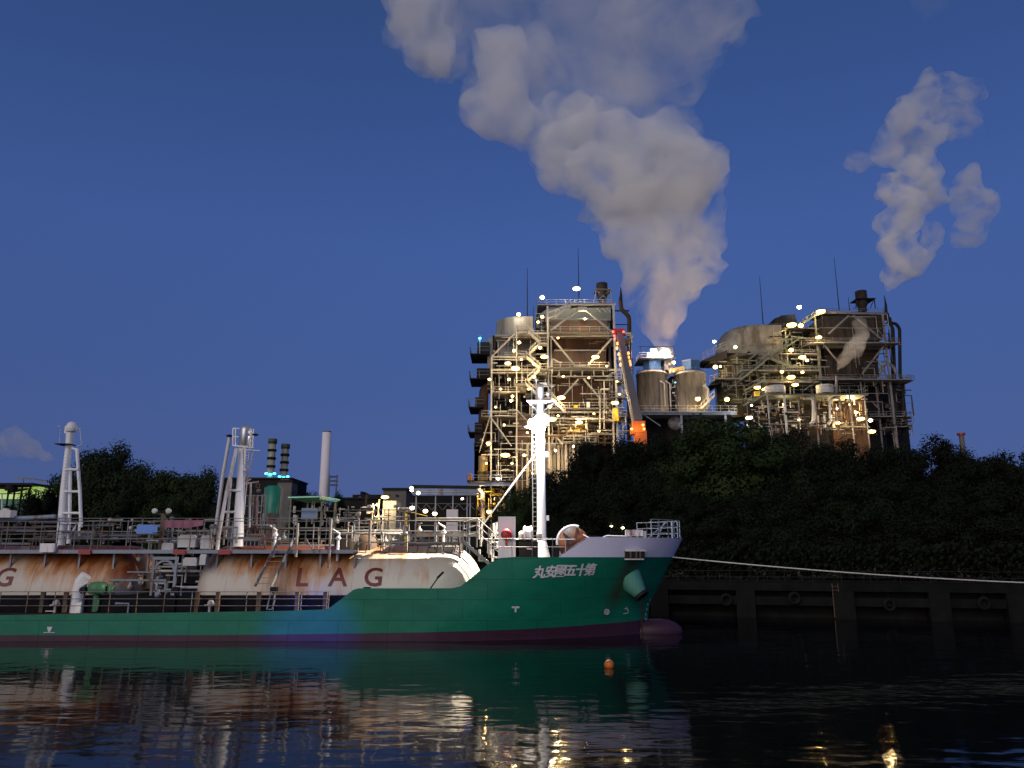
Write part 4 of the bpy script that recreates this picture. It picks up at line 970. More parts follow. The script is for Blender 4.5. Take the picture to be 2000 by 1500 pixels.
# cream drum house with rounded end
Dd = D1 + 3; m = MB(); poly = [(XX(967 + 12, 635, Dd) + 0, Dd)]
xa_, xb_ = XX(968, 635, Dd), XX(1042, 635, Dd); rr_ = 3.2
pl = [(xb_, Dd), (xb_, Dd + 11)] + [(xa_ + 5.5 - 5.5 * math.cos(t), Dd + 5.5 + 5.5 * math.sin(t)) for t in lin(math.pi / 2, -math.pi / 2, 12)]
m.prismz(pl, ZZ(653, Dd), ZZ(620, Dd)); m.prismz([(x, y) for x, y in pl], ZZ(620, Dd) + .001, ZZ(618, Dd)); m.build('drum_house', M['cream'], r1)
A.box(966, 1046, 653.2, 657, D1 + 2.5, D1 + 15, 'drum_floor', M['grey'])
A.box(975, 1046, 657, 700, D1 + 6, D1 + 14, 'casing', M['grey'])
# main columns
for px, pa, wp, Dx in ((1070, 598, 3.4, 0), (1200, 594, 4.0, 0), (1009, 640, 2.6, 0), (960, 697, 2.8, 0), (1190, 600, 4.2, 6), (1077, 655, 3, 3), (1150, 800, 3, 3), (962, 655, 3, 15), (1215, 722, 2.4, 2), (1020, 860, 2, 2), (978, 820, 2, 4), (1199, 800, 3.5, -1), (946, 812, 2.5, 8)):
    A.col(px, pa, None, wp, pale if Dx < 5 else M['grey'], D1 + Dx)
# beams
for a, b, wp in (((1115, 594), (1203, 594), 4.2), ((1072, 610), (1115, 594), 3), ((960, 697), (1012, 697), 3.2), ((960, 702), (1008, 702), 2), ((1040, 651), (1232, 651), 3.6), ((1070, 657), (1200, 656), 2.2), ((960, 722.5), (1216, 722.5), 3.8), ((960, 728), (1075, 728), 2.2), ((1075, 735), (1190, 735), 2), ((960, 765), (1015, 765), 2.2), ((955, 804), (990, 804), 2.6), ((1062, 805), (1215, 805), 3), ((1065, 816), (1195, 820), 3), ((1070, 622), (1190, 625), 1.6), ((1010, 752), (1085, 752), 2), ((1150, 848), (1215, 848), 2.5), ((965, 877), (1020, 877), 2), ((1022, 866), (1136, 866), 2.2), ((940, 888), (975, 888), 2), ((1070, 850), (1110, 850), 2.4)):
    A.bar('beam', a, b, wp, pale)
# braces
for a, b, wp in (((1132, 603), (1076, 645), 3.8), ((1142, 603), (1195, 648), 3.8), ((1077, 658), (1122, 713), 3.6), ((1195, 661), (1146, 716), 3.6), ((1130, 740), (1096, 778), 3.4), ((1140, 740), (1195, 806), 3.4), ((1005, 652), (961, 696), 3), ((957, 813), (936, 884), 1.8), ((957, 813), (999, 871), 2.4), ((1009, 800), (1030, 822), 2), ((1085, 852), (1100, 868), 2.5), ((1115, 594), (1085, 616), 3), ((1085, 617), (1070, 622), 3)):
    A.bar('brace', a, b, wp, pale, D1 - .6)
A.box(1129, 1146, 599, 606, D1 - 1.2, D1 - .2, 'gusset_plate', pale); A.box(1121, 1148, 712, 716, D1 - 1.2, D1 - .2, 'gusset_plate', pale)
for px in (1092, 1115, 1137, 1160, 1178): A.col(px, 723, 734, 1.6, pale, D1 - .5, 'hanger')
for px in (1165, 1176, 1184): A.bar('roof_truss', (px, 601), (px + 8, 610), 1.8, pale, D1 + .5)
# platforms
for x0_, x1_, py, dz in ((1075, 1190, 647, 0), (1075, 1190, 717, 0), (1072, 1192, 796, 0), (1008, 1072, 655, 2), (985, 1012, 697, 2), (960, 1010, 765, 2), (1190, 1235, 660, 3), (1190, 1222, 740, 1), (1190, 1222, 775, 1), (1190, 1225, 812, 1), (985, 1066, 725, 2), (1062, 1215, 822, 2), (940, 1010, 812, 3), (1100, 1165, 862, 0)):
    A.deck(x0_, x1_, py, D1 - 1.5 + dz, D1 + 5 + dz)
A.deck(1050, 1196, 594, D1 + 7, D1 + 22, rail=1.1)
# left-hand balconies
for x0_, x1_, xb0, py, hb in ((918, 956, 932, 690, 22), (917, 956, 931, 738, 19), (915, 945, 928, 794, 18), (914, 942, 927, 843, 18), (926, 942, 927, 878, 8)):
    A.box(xb0, x1_, py - hb, py - 1.2, D1 + 6, D1 + 14, 'balcony_cabin', drk)
    A.deck(x0_, x1_, py, D1 + 5, D1 + 14, 'balcony', drk, rail=1.6, tpx=1.6, rmat=M['grey'])
A.box(952, 962, 660, 760, D1 + 7, D1 + 12, 'casing', M['grey'])
# stairs in a zigzag, the second stair row lower down
for a, b in (((1030, 645), (1056, 669)), ((1056, 669), (1034, 690)), ((1028, 696), (1056, 720)), ((1056, 720), (1031, 743)), ((1026, 748), (1054, 774)), ((1078, 778), (1104, 804)), ((1085, 617), (1115, 595))):
    A.stair(a, b, D1 - 2.4)
for x0_, x1_, py in ((1010, 1031, 645), (1054, 1070, 669), (1010, 1029, 695), (1054, 1072, 720), (1005, 1027, 748), (1054, 1080, 776)):
    A.deck(x0_, x1_, py, D1 - 3, D1 - .5)
# great duct that bends down the left side
A.pipe([(1075, 757), (950, 757), (945, 765), (943, 850)], 9.5, M['pipebrown'], D1 + 8, 'duct', 18)
A.pipe([(943, 850), (941, 905)], 8, M['pipebrown'], D1 + 8, 'duct', 18)
m = MB(); c_ = P(943, 920, D1 + 2); m.lathe(P(943, 945, D1 + 2), [(1.1, 0), (1.1, 2.4), (1.25, 2.5), (1.25, 2.7), (1.0, 2.8), (1.0, 6)], 18); m.build('vessel', M['yellow'] if False else paint('ochre_vessel', (0.25, 0.17, 0.05), .45, .3), r1)
m = MB(); m.lathe(P(1012, 761, D1 + 2), [(.001, -.3), (.7, 0), (.7, 1.6), (.001, 1.9)], 12, 'X'); m.build('lagged_valve', M['cream'], r1)
# right-hand brown riser with pointed top, smaller pipes
m = MB(); m.tube([P(1212, 590, D1 + 6), P(1213, 575, D1 + 6), P(1212, 561, D1 + 6)], .5, 10, .06); m.build('vent_spike', drk, r1)
A.pipe([(1212, 588), (1213, 604), (1229, 618), (1229, 860)], 4.4, M['pipebrown'], D1 + 6, 'pipe', 14)
A.pipe([(1200, 607), (1229, 607)], 1.5, drk, D1 + 6); A.pipe([(1200, 634), (1226, 634)], 1, drk, D1 + 6)
A.bar('beam', (1200, 655), (1236, 655), 3, pale, D1 + 4); A.bar('brace', (1232, 657), (1218, 674), 2, pale, D1 + 4)
A.pipe([(1172, 838), (1172, 760), (1190, 760)], 1.6, pale, D1 - 1); A.pipe([(1180, 838), (1180, 745)], 1.4, pale, D1 - 1); A.pipe([(1142, 815), (1195, 822), (1200, 822)], 1.8, M['cream'], D1 - 1)
A.pipe([(1062, 852), (1105, 850), (1110, 842)], 2, M['rusty_grey'], D1 - 1); A.pipe([(1020, 850), (1060, 850)], 2.5, M['rusty_grey'], D1 + 1)
A.pipe([(1078, 730), (1078, 700), (1092, 708), (1098, 708)], 1.6, pale, D1 - 1)
# black stack on its trestle
m = MB(); m.lathe(P(1176.5, 592, D1 + 8), [(.9, 0), (.9, .8), (1.35, 2.0), (1.35, 4.8), (1.28, 4.85), (1.22, 4.2)], 22)
m2 = m.build('stack', M['blackstack'], r1)
m = MB(); c_ = P(1176.5, 569, D1 + 8)
for sx_ in (-1, 1):
    m.bar(c_ + Vector((sx_ * 1.7, -1, 0)), c_ + Vector((sx_ * 2.0, -1.2, -2.6)), .2); m.bar(c_ + Vector((sx_ * 1.7, -1, 0)), c_ + Vector((-sx_ * 1.0, -1.2, -2.4)), .12)
m.b2(c_.x - 1.9, c_.x + 1.9, c_.y - 1.9, c_.y + 1.9, c_.z - .1, c_.z); m.build('stack_trestle', M['grey'], r1)
# roof gear
A.rod(1030, 523, 618, D1 + 6); A.rod(1130, 485, 592, D1 + 8); A.rod(1042, 598, 640, D1 + 3)
A.clutter(21, 7, (1048, 1180, 582, 594), D1 + 8, D1 + 18, [M['grey']], (.4, .8), (4, 14))
A.clutter(22, 16, (1044, 1075, 612, 655), D1, D1 + 7, [M['grey'], M['palegreen'], drk], (.6, 1.5), (4, 20))
A.clutter(23, 22, (1075, 1190, 735, 815), D1 + .5, D1 + 3.6, [pale, rst], (.4, 1.1), (6, 40))
A.clutter(24, 26, (1192, 1222, 725, 850), D1 - 1, D1 + 6, [pale, M['grey']], (.4, 1.1), (5, 26))
A.clutter(25, 30, (958, 1070, 700, 810), D1 + .5, D1 + 12, [pale, M['pipebrown'], M['palegreen']], (.5, 1.5), (5, 36))
A.clutter(26, 30, (942, 1065, 812, 940), D1 + .5, D1 + 12, [pale, M['pipebrown'], M['grey']], (.5, 1.8), (5, 40))
A.clutter(27, 30, (1062, 1198, 815, 870), D1 + .5, D1 + 10, [M['rusty_grey'], M['cream'], M['pipebrown']], (.6, 2.2), (8, 50))
A.clutter(28, 12, (1080, 1185, 655, 720), D1 + .3, D1 + 2.2, [M['rusty_grey']], (.3, .7), (6, 40))
A.clutter(29, 9, (1078, 1188, 603, 650), D1 + .5, D1 + 3.5, [pg], (.3, .8), (6, 40))
# yellow-lit arch under the boiler
m = MB(); c_ = P(1134, 848, D1 + 3); pts = [c_ + Vector((3.0 * math.cos(t), 0, 3.2 * math.sin(t))) for t in lin(0, math.pi, 14)]; m.tube(pts, .22, 8)
for i in range(1, 12): x_ = c_.x - 3 + i * .5; m.bar((x_, c_.y + .3, c_.z), (x_, c_.y + .3, c_.z + 3.1 * math.sqrt(max(0, 1 - ((i * .5 - 3) / 3) ** 2))), .07)
m.build('inspection_arch', M['cream'], r1)
m = MB(); m.lathe(P(1134, 848, D1 + 5), [(.001, -.1), (3.0, 0), (2.7, 1.5), (1.6, 2.6), (.001, 3.0)], 20); m.build('ash_hopper', paint('ochre_hopper', (0.5, 0.34, 0.08), .6, .3), r1)
# yellow call-point post and small signs
A.box(1198, 1208, 797, 822, D1 - 1.6, D1 - 1.1, 'equipment_cabinet', M['yellow']); A.box(1121, 1128, 791, 796, D1 - 1.7, D1 - 1.55, 'sign_plate', M['yellow'])
A.box(1146, 1152, 785, 798, D1 - 1.5, D1 - 1.0, 'equipment_cabinet', M['white'])
A.box(1046, 1061, 772, 790, D1 - 1.2, D1, 'equipment_cabinet', M['white2'])
# base deck on green-grey legs at bottom left with lit pipework under it
A.deck(912, 1002, 938, D1 - 6, D1 + 14, 'base_platform', M['dark'], rail=1.1, tpx=2)
A.bar('beam', (913, 946), (1000, 946), 6, M['bluegrey'], D1 - 5.8)
for px in (922, 925, 995): A.col(px, 950, None, 5, M['bluegrey'], D1 - 5.5)
for px in (930, 975): A.col(px, 950, None, 4, M['bluegrey'], D1 + 8)
A.clutter(31, 30, (928, 985, 952, 1010), D1 - 3, D1 + 7, [M['cream'], M['pipebrown'], M['yellow']], (.6, 2.2), (5, 34), cyl=.3)
A.pipe([(943, 955), (943, 1020)], 5, M['cream'], D1 - 2, 'duct', 14)
A.box(928, 1000, 950, 1015, D1 + 9, D1 + 12, 'rear_wall', M['rusty_grey'])
A.box(915, 921, 925, 940, D1 - 5, D1 - 3, 'control_box', M['orange'])
# lamps: px, py, D offset, lens width in px, kind, power
for px, py, dD, wpx, kd, e in ((1126, 564, 4, 15, 'cool', 5000), (1059, 581, 2, 9, 'cool', 1500), (1013, 614, 2, 8, 'cool', 1200), (1059, 619, -2, 7, 'warm', 1200), (1051, 629, -2, 6, 'warm', 600),
    (1142, 623, 1.2, 6, 'warmdim', 2400), (1014, 669, -2, 7, 'warm', 1200), (1055, 679, -3, 7, 'warm', 1200), (1004, 685, -2, 6, 'warm', 800), (1063, 697, -3.5, 15, 'warm', 3000), (1163, 697.5, -1, 15, 'warm', 3500),
    (992, 710, -2, 14, 'warmdim', 1500), (1007, 720, -3, 17, 'warm', 2500), (1043, 711, -3.4, 6, 'warmdim', 600), (956, 741, -2, 6, 'warm', 600), (994, 741, -2, 6, 'warm', 700), (1043, 736, -3.4, 7, 'warm', 900),
    (1096, 777, -3, 16, 'warm', 3500), (1001, 774, -1, 6, 'warm', 900), (998, 783, -1, 6, 'warm', 900), (1074, 794, -3, 7, 'cool', 900), (1078, 819, -3, 17, 'warm', 3500), (1131, 825, -1, 14, 'warm', 3000), (1201, 787, -4, 15, 'warm', 2500),
    (954, 866, -1, 9, 'warm', 1500), (987, 889, -2, 18, 'warm', 3500), (1024, 889, -2, 7, 'warm', 900), (973, 935, -6, 6, 'cool', 700), (955, 999, -4, 9, 'warm', 1500), (940, 960, -3, 6, 'warmdim', 2500), (968, 975, -2, 7, 'warmdim', 1600), (1110, 845, 4, 5, 'warmdim', 1500), (1085, 880, -3, 6, 'warmdim', 2500), (1120, 872, -3, 5, 'warmdim', 1800)):
    lamp(r1, px, py, D1 + dD, wpx, kd, e)
for px, py in ((1018, 702), (1032, 760), (978, 760), (968, 795), (985, 830), (1030, 845), (1100, 735), (1150, 738), (1090, 812), (1160, 808), (1205, 745), (1210, 770), (1170, 842), (1000, 905), (950, 905), (1040, 925), (1185, 715), (1090, 660)): lamp(r1, px, py, D1 - 2.6, 4.5, 'warm', 350)
A.box(936, 938, 655, 690, D1 + 5, D1 + 5.3, 'beacon_post', M['grey']); lamp(r1, 937, 661, D1 + 5, 6, 'cyanl', 300)

A.clutter(81, 34, (958, 1070, 655, 812), D1 - 2, D1 + 6, [pale, M['grey'], M['pipebrown']], (.4, 1.1), (10, 70), cyl=.06)
A.clutter(82, 22, (1072, 1196, 722, 815), D1 - 1.6, D1 + 3.5, [pale, M['grey'], rst], (.4, 1.0), (10, 60), cyl=.06)
A.clutter(83, 34, (940, 1070, 812, 940), D1 - 1, D1 + 8, [pale, M['grey'], drk], (.5, 1.3), (8, 60), cyl=.1)
A.clutter(84, 26, (1196, 1236, 650, 850), D1 - 1, D1 + 6, [pale, M['grey'], drk], (.4, 1.0), (6, 34), cyl=.1)
A.clutter(85, 26, (1060, 1198, 812, 868), D1 - 2, D1 + 6, [pale, M['rusty_grey'], drk], (.5, 1.3), (10, 60), cyl=.1)
A.flush(90)
# ---- leaning telescopic boom
DB = D1 - 7
bo = thing('crane', (XX(1250, 840, DB), DB, GZ), 'grey crane boom leaning beside the boiler plant, red lit head and orange foot', 'crane')
c0, c1 = P(1250, 842, DB), P(1209, 648, DB); m = MB(); m.bar(c0, c0.lerp(c1, .55), 1.6, 1.3); m.bar(c0.lerp(c1, .53), c1, 1.25, 1.1); bm_ = m.build('boom', paint('boom_grey', (0.10, 0.10, 0.12), .5, .1), bo)
m = MB(); a_, b_ = P(1240, 842, DB + .5), P(1213, 700, DB + .5); m.bar(a_, b_, .45); m.build('luffing_rod', pale, bo)
m = MB(); m.box(P(1208, 646, DB), (2.4, 1.4, .6)); m.box(P(1200, 651, DB), (.5, 1.2, 1.2)); m.box(P(1218, 650, DB), (.4, 1.2, .9)); hd = m.build('boom_head', M['red'], bo)
for px, py in ((1198, 648), (1200, 656), (1201, 662), (1218, 648)):
    m = MB(); m.ball(P(px, py, DB - 1), .26, 8); m.build('red_lamp', M['redl'], hd)
point('head_light', P(1203, 652, DB - 2.5), (1, .04, .03), 160, .4, bo)
for px, py in ((1206, 671), (1205, 680), (1209, 692), (1211, 700), (1212, 712), (1227, 690), (1228, 698), (1230, 706), (1231, 712)):
    m = MB(); m.ball(P(px, py, DB + .2), .26, 8, .40); m.build('orange_lamp', M['orangel'], bo)
m = MB(); m.box(P(1247, 835, DB), (2.5, 2.2, 2.4)); m.box(P(1236, 842, DB), (.9, 2, 1.4)); x_ = XX(1250, 845, DB); m.b2(x_ - 1.2, x_ + 1.2, DB - 1, DB + 1, GZ, ZZ(842, DB)); ft = m.build('boom_foot', M['orange'], bo)
for px, py in ((1256, 830), (1258, 838), (1234, 838)):
    m = MB(); m.ball(P(px, py, DB - 1.2), .3, 8); m.build('orange_lamp', M['orangel'], ft)
point('foot_light', P(1247, 835, DB - 3), (1, .4, .08), 260, .4, bo)

# ------------------------------------------------------------ silos
DS = 178
def silo(px0, px1, pyt, lab):
    x_ = XX((px0 + px1) / 2, 765, DS); R_ = (XX(px1, 765, DS) - XX(px0, 765, DS)) / 2; zt_ = ZZ(pyt, DS); zb_ = ZZ(806, DS)
    s_ = thing('silo', (x_, DS + R_, zb_), lab, 'silo', 'storage silos between the boiler plants')
    m = MB(); m.lathe((x_, DS + R_, 0), [(R_, zb_), (R_, zt_), (R_ + .12, zt_), (R_ + .12, zt_ + .3), (R_ * .9, zt_ + .75), (.01, zt_ + 1.1)], 40); m.build('shell', M['silo'], s_)
    railing('railing', [(x_ + (R_ - .2) * math.cos(t), DS + R_ + (R_ - .2) * math.sin(t), zt_ + .3) for t in lin(0, 2 * math.pi, 14)], 1.1, s_, M['grey'], 1.4, (1, .5), .04)
    return s_, x_, R_, zt_
s1_, xs1, R1, zt1 = silo(1249, 1311, 727, 'grey concrete silo with two floodlights and steam above its blue penthouse')
s2_, xs2, R2, zt2 = silo(1325, 1387, 728, 'grey concrete silo with a plain blue hexagonal penthouse, nearer the right boiler')
def pent(s_, px0, px1, py0, z0, n=6):
    D = DS + 1.5; x_ = (XX(px0, 715, D) + XX(px1, 715, D)) / 2; r_ = (XX(px1, 715, D) - XX(px0, 715, D)) / 2
    poly = [(x_ + r_ * 1.03 * math.cos(t + .3), D + r_ + r_ * 1.03 * math.sin(t + .3)) for t in [i * 2 * math.pi / n for i in range(n)]]
    m = MB(); m.prismz(poly, z0, ZZ(py0 + 2, D)); o = m.build('penthouse', M['bluepent'], s_)
    m = MB(); m.prismz([(x_ + (a_ - x_) * 1.06, D + r_ + (b_ - D - r_) * 1.06) for a_, b_ in poly], ZZ(py0 + 2, D) + .001, ZZ(py0, D)); m.build('penthouse_roof', M['grey'], o)
pent(s1_, 1259, 1294, 700, zt1 + .6, 8); pent(s2_, 1335, 1373, 701, zt2 + .6, 6)
m = MB()
for dx in (.55, .9):
    x_ = xs1 + R1 * dx; m.tube([(x_ - 1, DS - .3, ZZ(745, DS)), (x_, DS - .4, ZZ(750, DS)), (x_, DS - .4, ZZ(795, DS))], .16, 8)
m.build('downpipe', pale, s1_)
m = MB(); m.tube([P(1374, 752, DS - .3), P(1383, 760, DS - .4), P(1383, 797, DS - .4)], .3, 8); m.build('downpipe', pale, s2_)
# top platform with the steam vent and floodlights
S1 = Plant(s1_, DS)
S1.deck(1249, 1312, 697, DS + .5, DS + 9, 'top_platform', M['grey'])
for px in (1251, 1280, 1311): S1.col(px, 677, 697, .8, M['dark'], DS + 1, 'mast_post')
S1.bar('lamp_gantry', (1248, 677), (1316, 677), 1.2, M['dark'], DS + 1)
S1.clutter(41, 22, (1262, 1318, 688, 727), DS + 2, DS + 8, [M['white2'], pale], (.5, 1.6), (4, 18), cyl=.3)
S1.box(1298, 1312, 695, 722, DS + 3, DS + 7, 'vent_box', M['white2']); S1.box(1267, 1290, 688, 697, DS + 2, DS + 6, 'vent_box', M['white2'])
m = MB(); m.lathe(P(1297, 690, DS + 5), [(2.2, -1), (2.4, 0), (2.2, 1.2), (2.0, 1.2), (1.9, 0)], 20); m.build('steam_vent', M['white2'], s1_)
S1.flush()
for px, py in ((1276, 684), (1299, 684)): lamp(s1_, px, py, DS, 12, 'flood', 2200)
for px, py in ((1274, 692), (1300, 693)): lamp(s1_, px, py, DS, 10, 'flood', 700)
lamp(s1_, 1316, 708, DS, 7, 'cool', 1500)
m = MB(); m.tube([P(1306, 728, DS + 3), P(1316, 724, DS + 3), P(1336, 721, DS + 3)], .75, 12); m.build('transfer_pipe', paint('yellow_pipe', (0.5, 0.36, 0.12), .5, .2), s2_)
# carrying deck
dk = thing('silo_deck', (XX(1330, 815, DS), DS, GZ), 'blue-grey steel deck on columns carrying the two silos above the trees', 'platform'); K = Plant(dk, DS)
K.deck(1246, 1440, 803, DS - 3, DS + 14, 'floor', M['bluegrey'], rail=1.3, tpx=2.5, step=2.0)
K.bar('beam', (1246, 808), (1440, 808), 4.5, M['bluegrey'], DS - 2.5)
for px in (1254, 1333, 1420): K.col(px, 809, None, 4, M['bluegrey'], DS - 2.2)
K.bar('brace', (1258, 810), (1290, 832), 2.2, M['bluegrey'], DS - 2.2)
K.box(1258, 1430, 811, 850, DS + 6, DS + 12, 'rear_wall', M['darkbld'])
m = MB(); m.lathe(P(1319, 826, DS), [(.001, 0), (1.6, .0), (1.6, 1.0), (.001, 1.0)], 20, 'Y'); m.build('fan_housing', M['grey'], dk)
K.box(1311, 1325, 735, 803, DS + 5, DS + 9, 'service_tower', drk); K.clutter(44, 12, (1311, 1325, 740, 800), DS + 1, DS + 4, [M['grey'], pale], (.4, .9), (3, 12)); K.flush()
lamp(dk, 1363, 779, DS - 3, 10, 'warm', 2800); lamp(dk, 1319, 747, DS + 1, 3, 'cyanl', 0)
K.stair((1370, 797), (1396, 772), DS - 2)

# ------------------------------------------------------------ right boiler plant
D2 = 190
r2 = thing('boiler_plant', (XX(1610, 900, D2), D2, GZ), 'dark boiler plant at the right with bean-shaped cream drum and glowing pipe racks', 'power plant', 'boiler plants')
G = Plant(r2, D2)
# bean-shaped drum house
def bean(x0_, x1_, py0, py1, Da, dep, sl):
    xa_, xb_ = XX(x0_, (py0 + py1) / 2, Da), XX(x1_, (py0 + py1) / 2, Da); z0_, z1_ = ZZ(py1, Da), ZZ(py0, Da); m = MB(); rings = []
    for k in range(9):
        t = k / 8; z = z0_ + (z1_ - z0_) * t; ins = sl * (1 - math.sqrt(max(0, 1 - t * t * .98)))
        pl = [(xb_, Da + .2 * t), (xb_, Da + dep)] + [(xa_ + ins + dep / 2 * (1 - math.cos(u)) , Da + dep / 2 + dep / 2 * math.sin(u)) for u in lin(math.pi / 2, -math.pi / 2, 14)]
        rings.append([(x, y, z) for x, y in pl])
    n = len(rings[0]); m.add([p for r_ in rings for p in r_], [(k * n + i, k * n + (i + 1) % n, (k + 1) * n + (i + 1) % n, (k + 1) * n + i) for k in range(8) for i in range(n)])
    m.add(rings[0], [tuple(reversed(range(n)))]); m.add(rings[-1], [tuple(range(n))]); return m
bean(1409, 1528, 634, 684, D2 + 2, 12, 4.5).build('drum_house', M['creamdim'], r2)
G.box(1412, 1524, 684.2, 689, D2 + 1.5, D2 + 15, 'drum_floor', M['grey'])
for px, p0_, p1_, rp in ((1449, 689, 740, 33), (1436, 740, 812, 30)):
    x_ = XX(px, 720, D2); R_ = rp * D2 / F; m = MB(); m.lathe((x_, D2 + R_ + 2, ZZ(p1_, D2)), [(R_, 0), (R_, ZZ(p0_, D2) - ZZ(p1_, D2))], 36); m.build('lagged_cylinder', M['greencyl'], r2)
G.box(1455, 1600, 690, 800, D2 + 10, D2 + 22, 'casing', drk)
G.box(1505, 1600, 640, 690, D2 + 9, D2 + 22, 'casing', M['dark'])
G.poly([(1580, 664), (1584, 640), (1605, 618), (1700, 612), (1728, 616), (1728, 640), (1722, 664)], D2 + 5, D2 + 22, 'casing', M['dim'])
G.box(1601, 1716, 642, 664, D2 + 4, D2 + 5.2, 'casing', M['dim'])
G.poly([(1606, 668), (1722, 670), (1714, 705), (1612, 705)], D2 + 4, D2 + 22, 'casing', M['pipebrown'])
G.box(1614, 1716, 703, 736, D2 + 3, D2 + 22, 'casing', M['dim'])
G.box(1600, 1725, 742, 850, D2 + 6, D2 + 22, 'casing', drk)
G.box(1722, 1770, 745, 850, D2 + 12, D2 + 20, 'casing', drk)
G.poly([(1511, 634), (1513, 622), (1530, 616), (1552, 613), (1560, 640)], D2 + 6, D2 + 14, 'casing', drk)
for px, py in ((1513, 622), (1518, 620), (1524, 617)): G.pipe([(px + 12, py), (px, py), (px, py + 14)], 1, drk, D2 + 4)
# frame
for px, pa, wp, dD in ((1538, 640, 2.6, 0), (1596, 612, 3.2, 0), (1602, 664, 3.5, 2), (1730, 612, 3.4, 0), (1494, 690, 3, 0), (1493, 740, 2.4, 0), (1518, 650, 2, 3), (1604, 740, 2.4, 4), (1716, 742, 3, 2), (1740, 748, 2, 3), (1748, 748, 1.6, 6), (1422, 690, 2, 4), (1398, 705, 1.8, 3)):
    G.col(px, pa, None if px not in (1422, 1398) else 803, wp, pg if px < 1600 else M['grey'], D2 + dD)
for a, b, wp in (((1545, 638), (1600, 614), 3), ((1500, 660), (1545, 638), 3), ((1600, 610), (1732, 613), 4.5), ((1574, 665), (1758, 671), 3.4), ((1596, 737), (1780, 743), 3.6), ((1444, 713), (1560, 716), 2.4), ((1444, 722), (1620, 716), 2.6), ((1490, 743), (1604, 743), 2), ((1545, 657), (1610, 664), 2.2), ((1440, 675), (1500, 675), 2.4), ((1414, 684), (1440, 674), 2.4), ((1600, 640), (1722, 641), 1.4), ((1726, 671), (1760, 673), 2.4)):
    G.bar('beam', a, b, wp, pg if a[0] < 1596 else M['grey'])
for a, b, wp in (((1658, 616), (1618, 652), 3.4), ((1666, 616), (1724, 664), 3.4), ((1608, 672), (1640, 710), 3.2), ((1726, 676), (1684, 730), 3.2), ((1540, 655), (1446, 742), 3), ((1560, 662), (1444, 736), 2.6), ((1616, 704), (1560, 700), 2.4), ((1445, 715), (1492, 680), 3), ((1430, 748), (1470, 725), 2.6), ((1415, 765), (1448, 742), 2.2), ((1545, 716), (1562, 708), 2), ((1490, 752), (1450, 770), 2.4), ((1712, 700), (1735, 740), 2.6), ((1712, 640), (1730, 664), 2), ((1600, 742), (1570, 762), 2), ((1702, 783), (1718, 800), 2)):
    G.bar('brace', a, b, wp, pg if a[0] < 1600 else M['grey'], D2 - .6)
for x0_, x1_, py, dz in ((1500, 1595, 640, 5), (1596, 1732, 610, 6), (1440, 1600, 690, 1), (1448, 1600, 722, 0), (1484, 1600, 745, 0), (1600, 1780, 740, 0), (1578, 1758, 668, 0), (1690, 1786, 741, 1), (1400, 1450, 738, 0), (1700, 1780, 812, 2), (1740, 1782, 832, 2), (1388, 1420, 705, 2)):
    G.deck(x0_, x1_, py, D2 - 1.5 + dz, D2 + 5 + dz, rmat=pg if x0_ < 1570 else M['grey'])
# cantilevered left galleries
for pts in ([(1371, 704), (1404, 690), (1420, 683), (1420, 700), (1400, 705)], [(1386, 752), (1404, 745), (1420, 735), (1420, 740), (1402, 752)]):
    G.poly(pts, D2, D2 + 8, 'gallery', drk)
railing('gallery_rail', [P(1373, 703, D2), P(1404, 689, D2), P(1420, 682, D2)], 2.0, r2, M['grey'], 1.6, (1, .66, .33), .05)
railing('gallery_rail', [P(1386, 750, D2), P(1404, 744, D2), P(1420, 734, D2)], 2.0, r2, M['grey'], 1.6, (1, .66, .33), .05)
for a, b in (((1446, 742), (1494, 706)), ((1494, 704), (1540, 668)), ((1455, 762), (1494, 742)), ((1600, 612), (1570, 630)), ((1500, 696), (1545, 715))): G.stair(a, b, D2 - 2.2, mat=pg)
# pipework between, walls of pipes
G.clutter(51, 26, (1490, 1600, 645, 740), D2 + .5, D2 + 8, [pg, M['grey'], M['greencyl']], (.5, 1.6), (5, 36))
G.clutter(52, 10, (1604, 1725, 672, 735), D2 + .5, D2 + 3, [M['grey']], (.4, 1.0), (6, 40))
G.clutter(53, 14, (1600, 1700, 596, 611), D2 + 6, D2 + 16, [M['grey']], (.3, .7), (4, 12))
G.clutter(54, 26, (1735, 1766, 745, 850), D2 + 1, D2 + 10, [M['grey'], drk], (.5, 1.4), (5, 30))
G.clutter(55, 20, (1400, 1450, 700, 800), D2 - 1, D2 + 2.0, [pg], (.4, 1.2), (5, 26))
G.clutter(56, 12, (1700, 1780, 815, 850), D2 - 1, D2 + 8, [M['grey'], drk], (.5, 1.6), (5, 30))
for pts, rp in ((((1733, 612), (1736, 630), (1744, 640), (1748, 745)), 3), (((1733, 630), (1750, 632), (1757, 642), (1758, 735), (1763, 745), (1766, 848)), 3.2), (((1738, 620), (1742, 640), (1743, 745)), 2.4), (((1746, 745), (1756, 850)), 2.4)): G.pipe(pts, rp, M['dark'], D2 + 3, 'pipe', 12)
m = MB(); m.tube([P(1731, 625, D2 + 2), P(1730, 596, D2 + 2), P(1727, 577, D2 + 2)], .55, 10, .06); m.build('vent_spike', drk, r2)
m = MB(); c_ = P(1735, 730, D2 + 1); m.tube([c_ + Vector((2.0 * math.cos(t), 0, 2.6 * math.sin(t))) for t in lin(0, math.pi, 12)], .4, 10); m.build('pipe_loop', M['grey'], r2)
m = MB(); m.lathe(P(1685, 608, D2 + 8), [(1.1, 0), (1.1, 1.2), (1.5, 2.0), (1.5, 5.6), (1.42, 5.65), (1.36, 5)], 22, 'Z'); m.build('stack', M['blackstack'], r2)
m = MB(); c_ = P(1685, 587, D2 + 8)
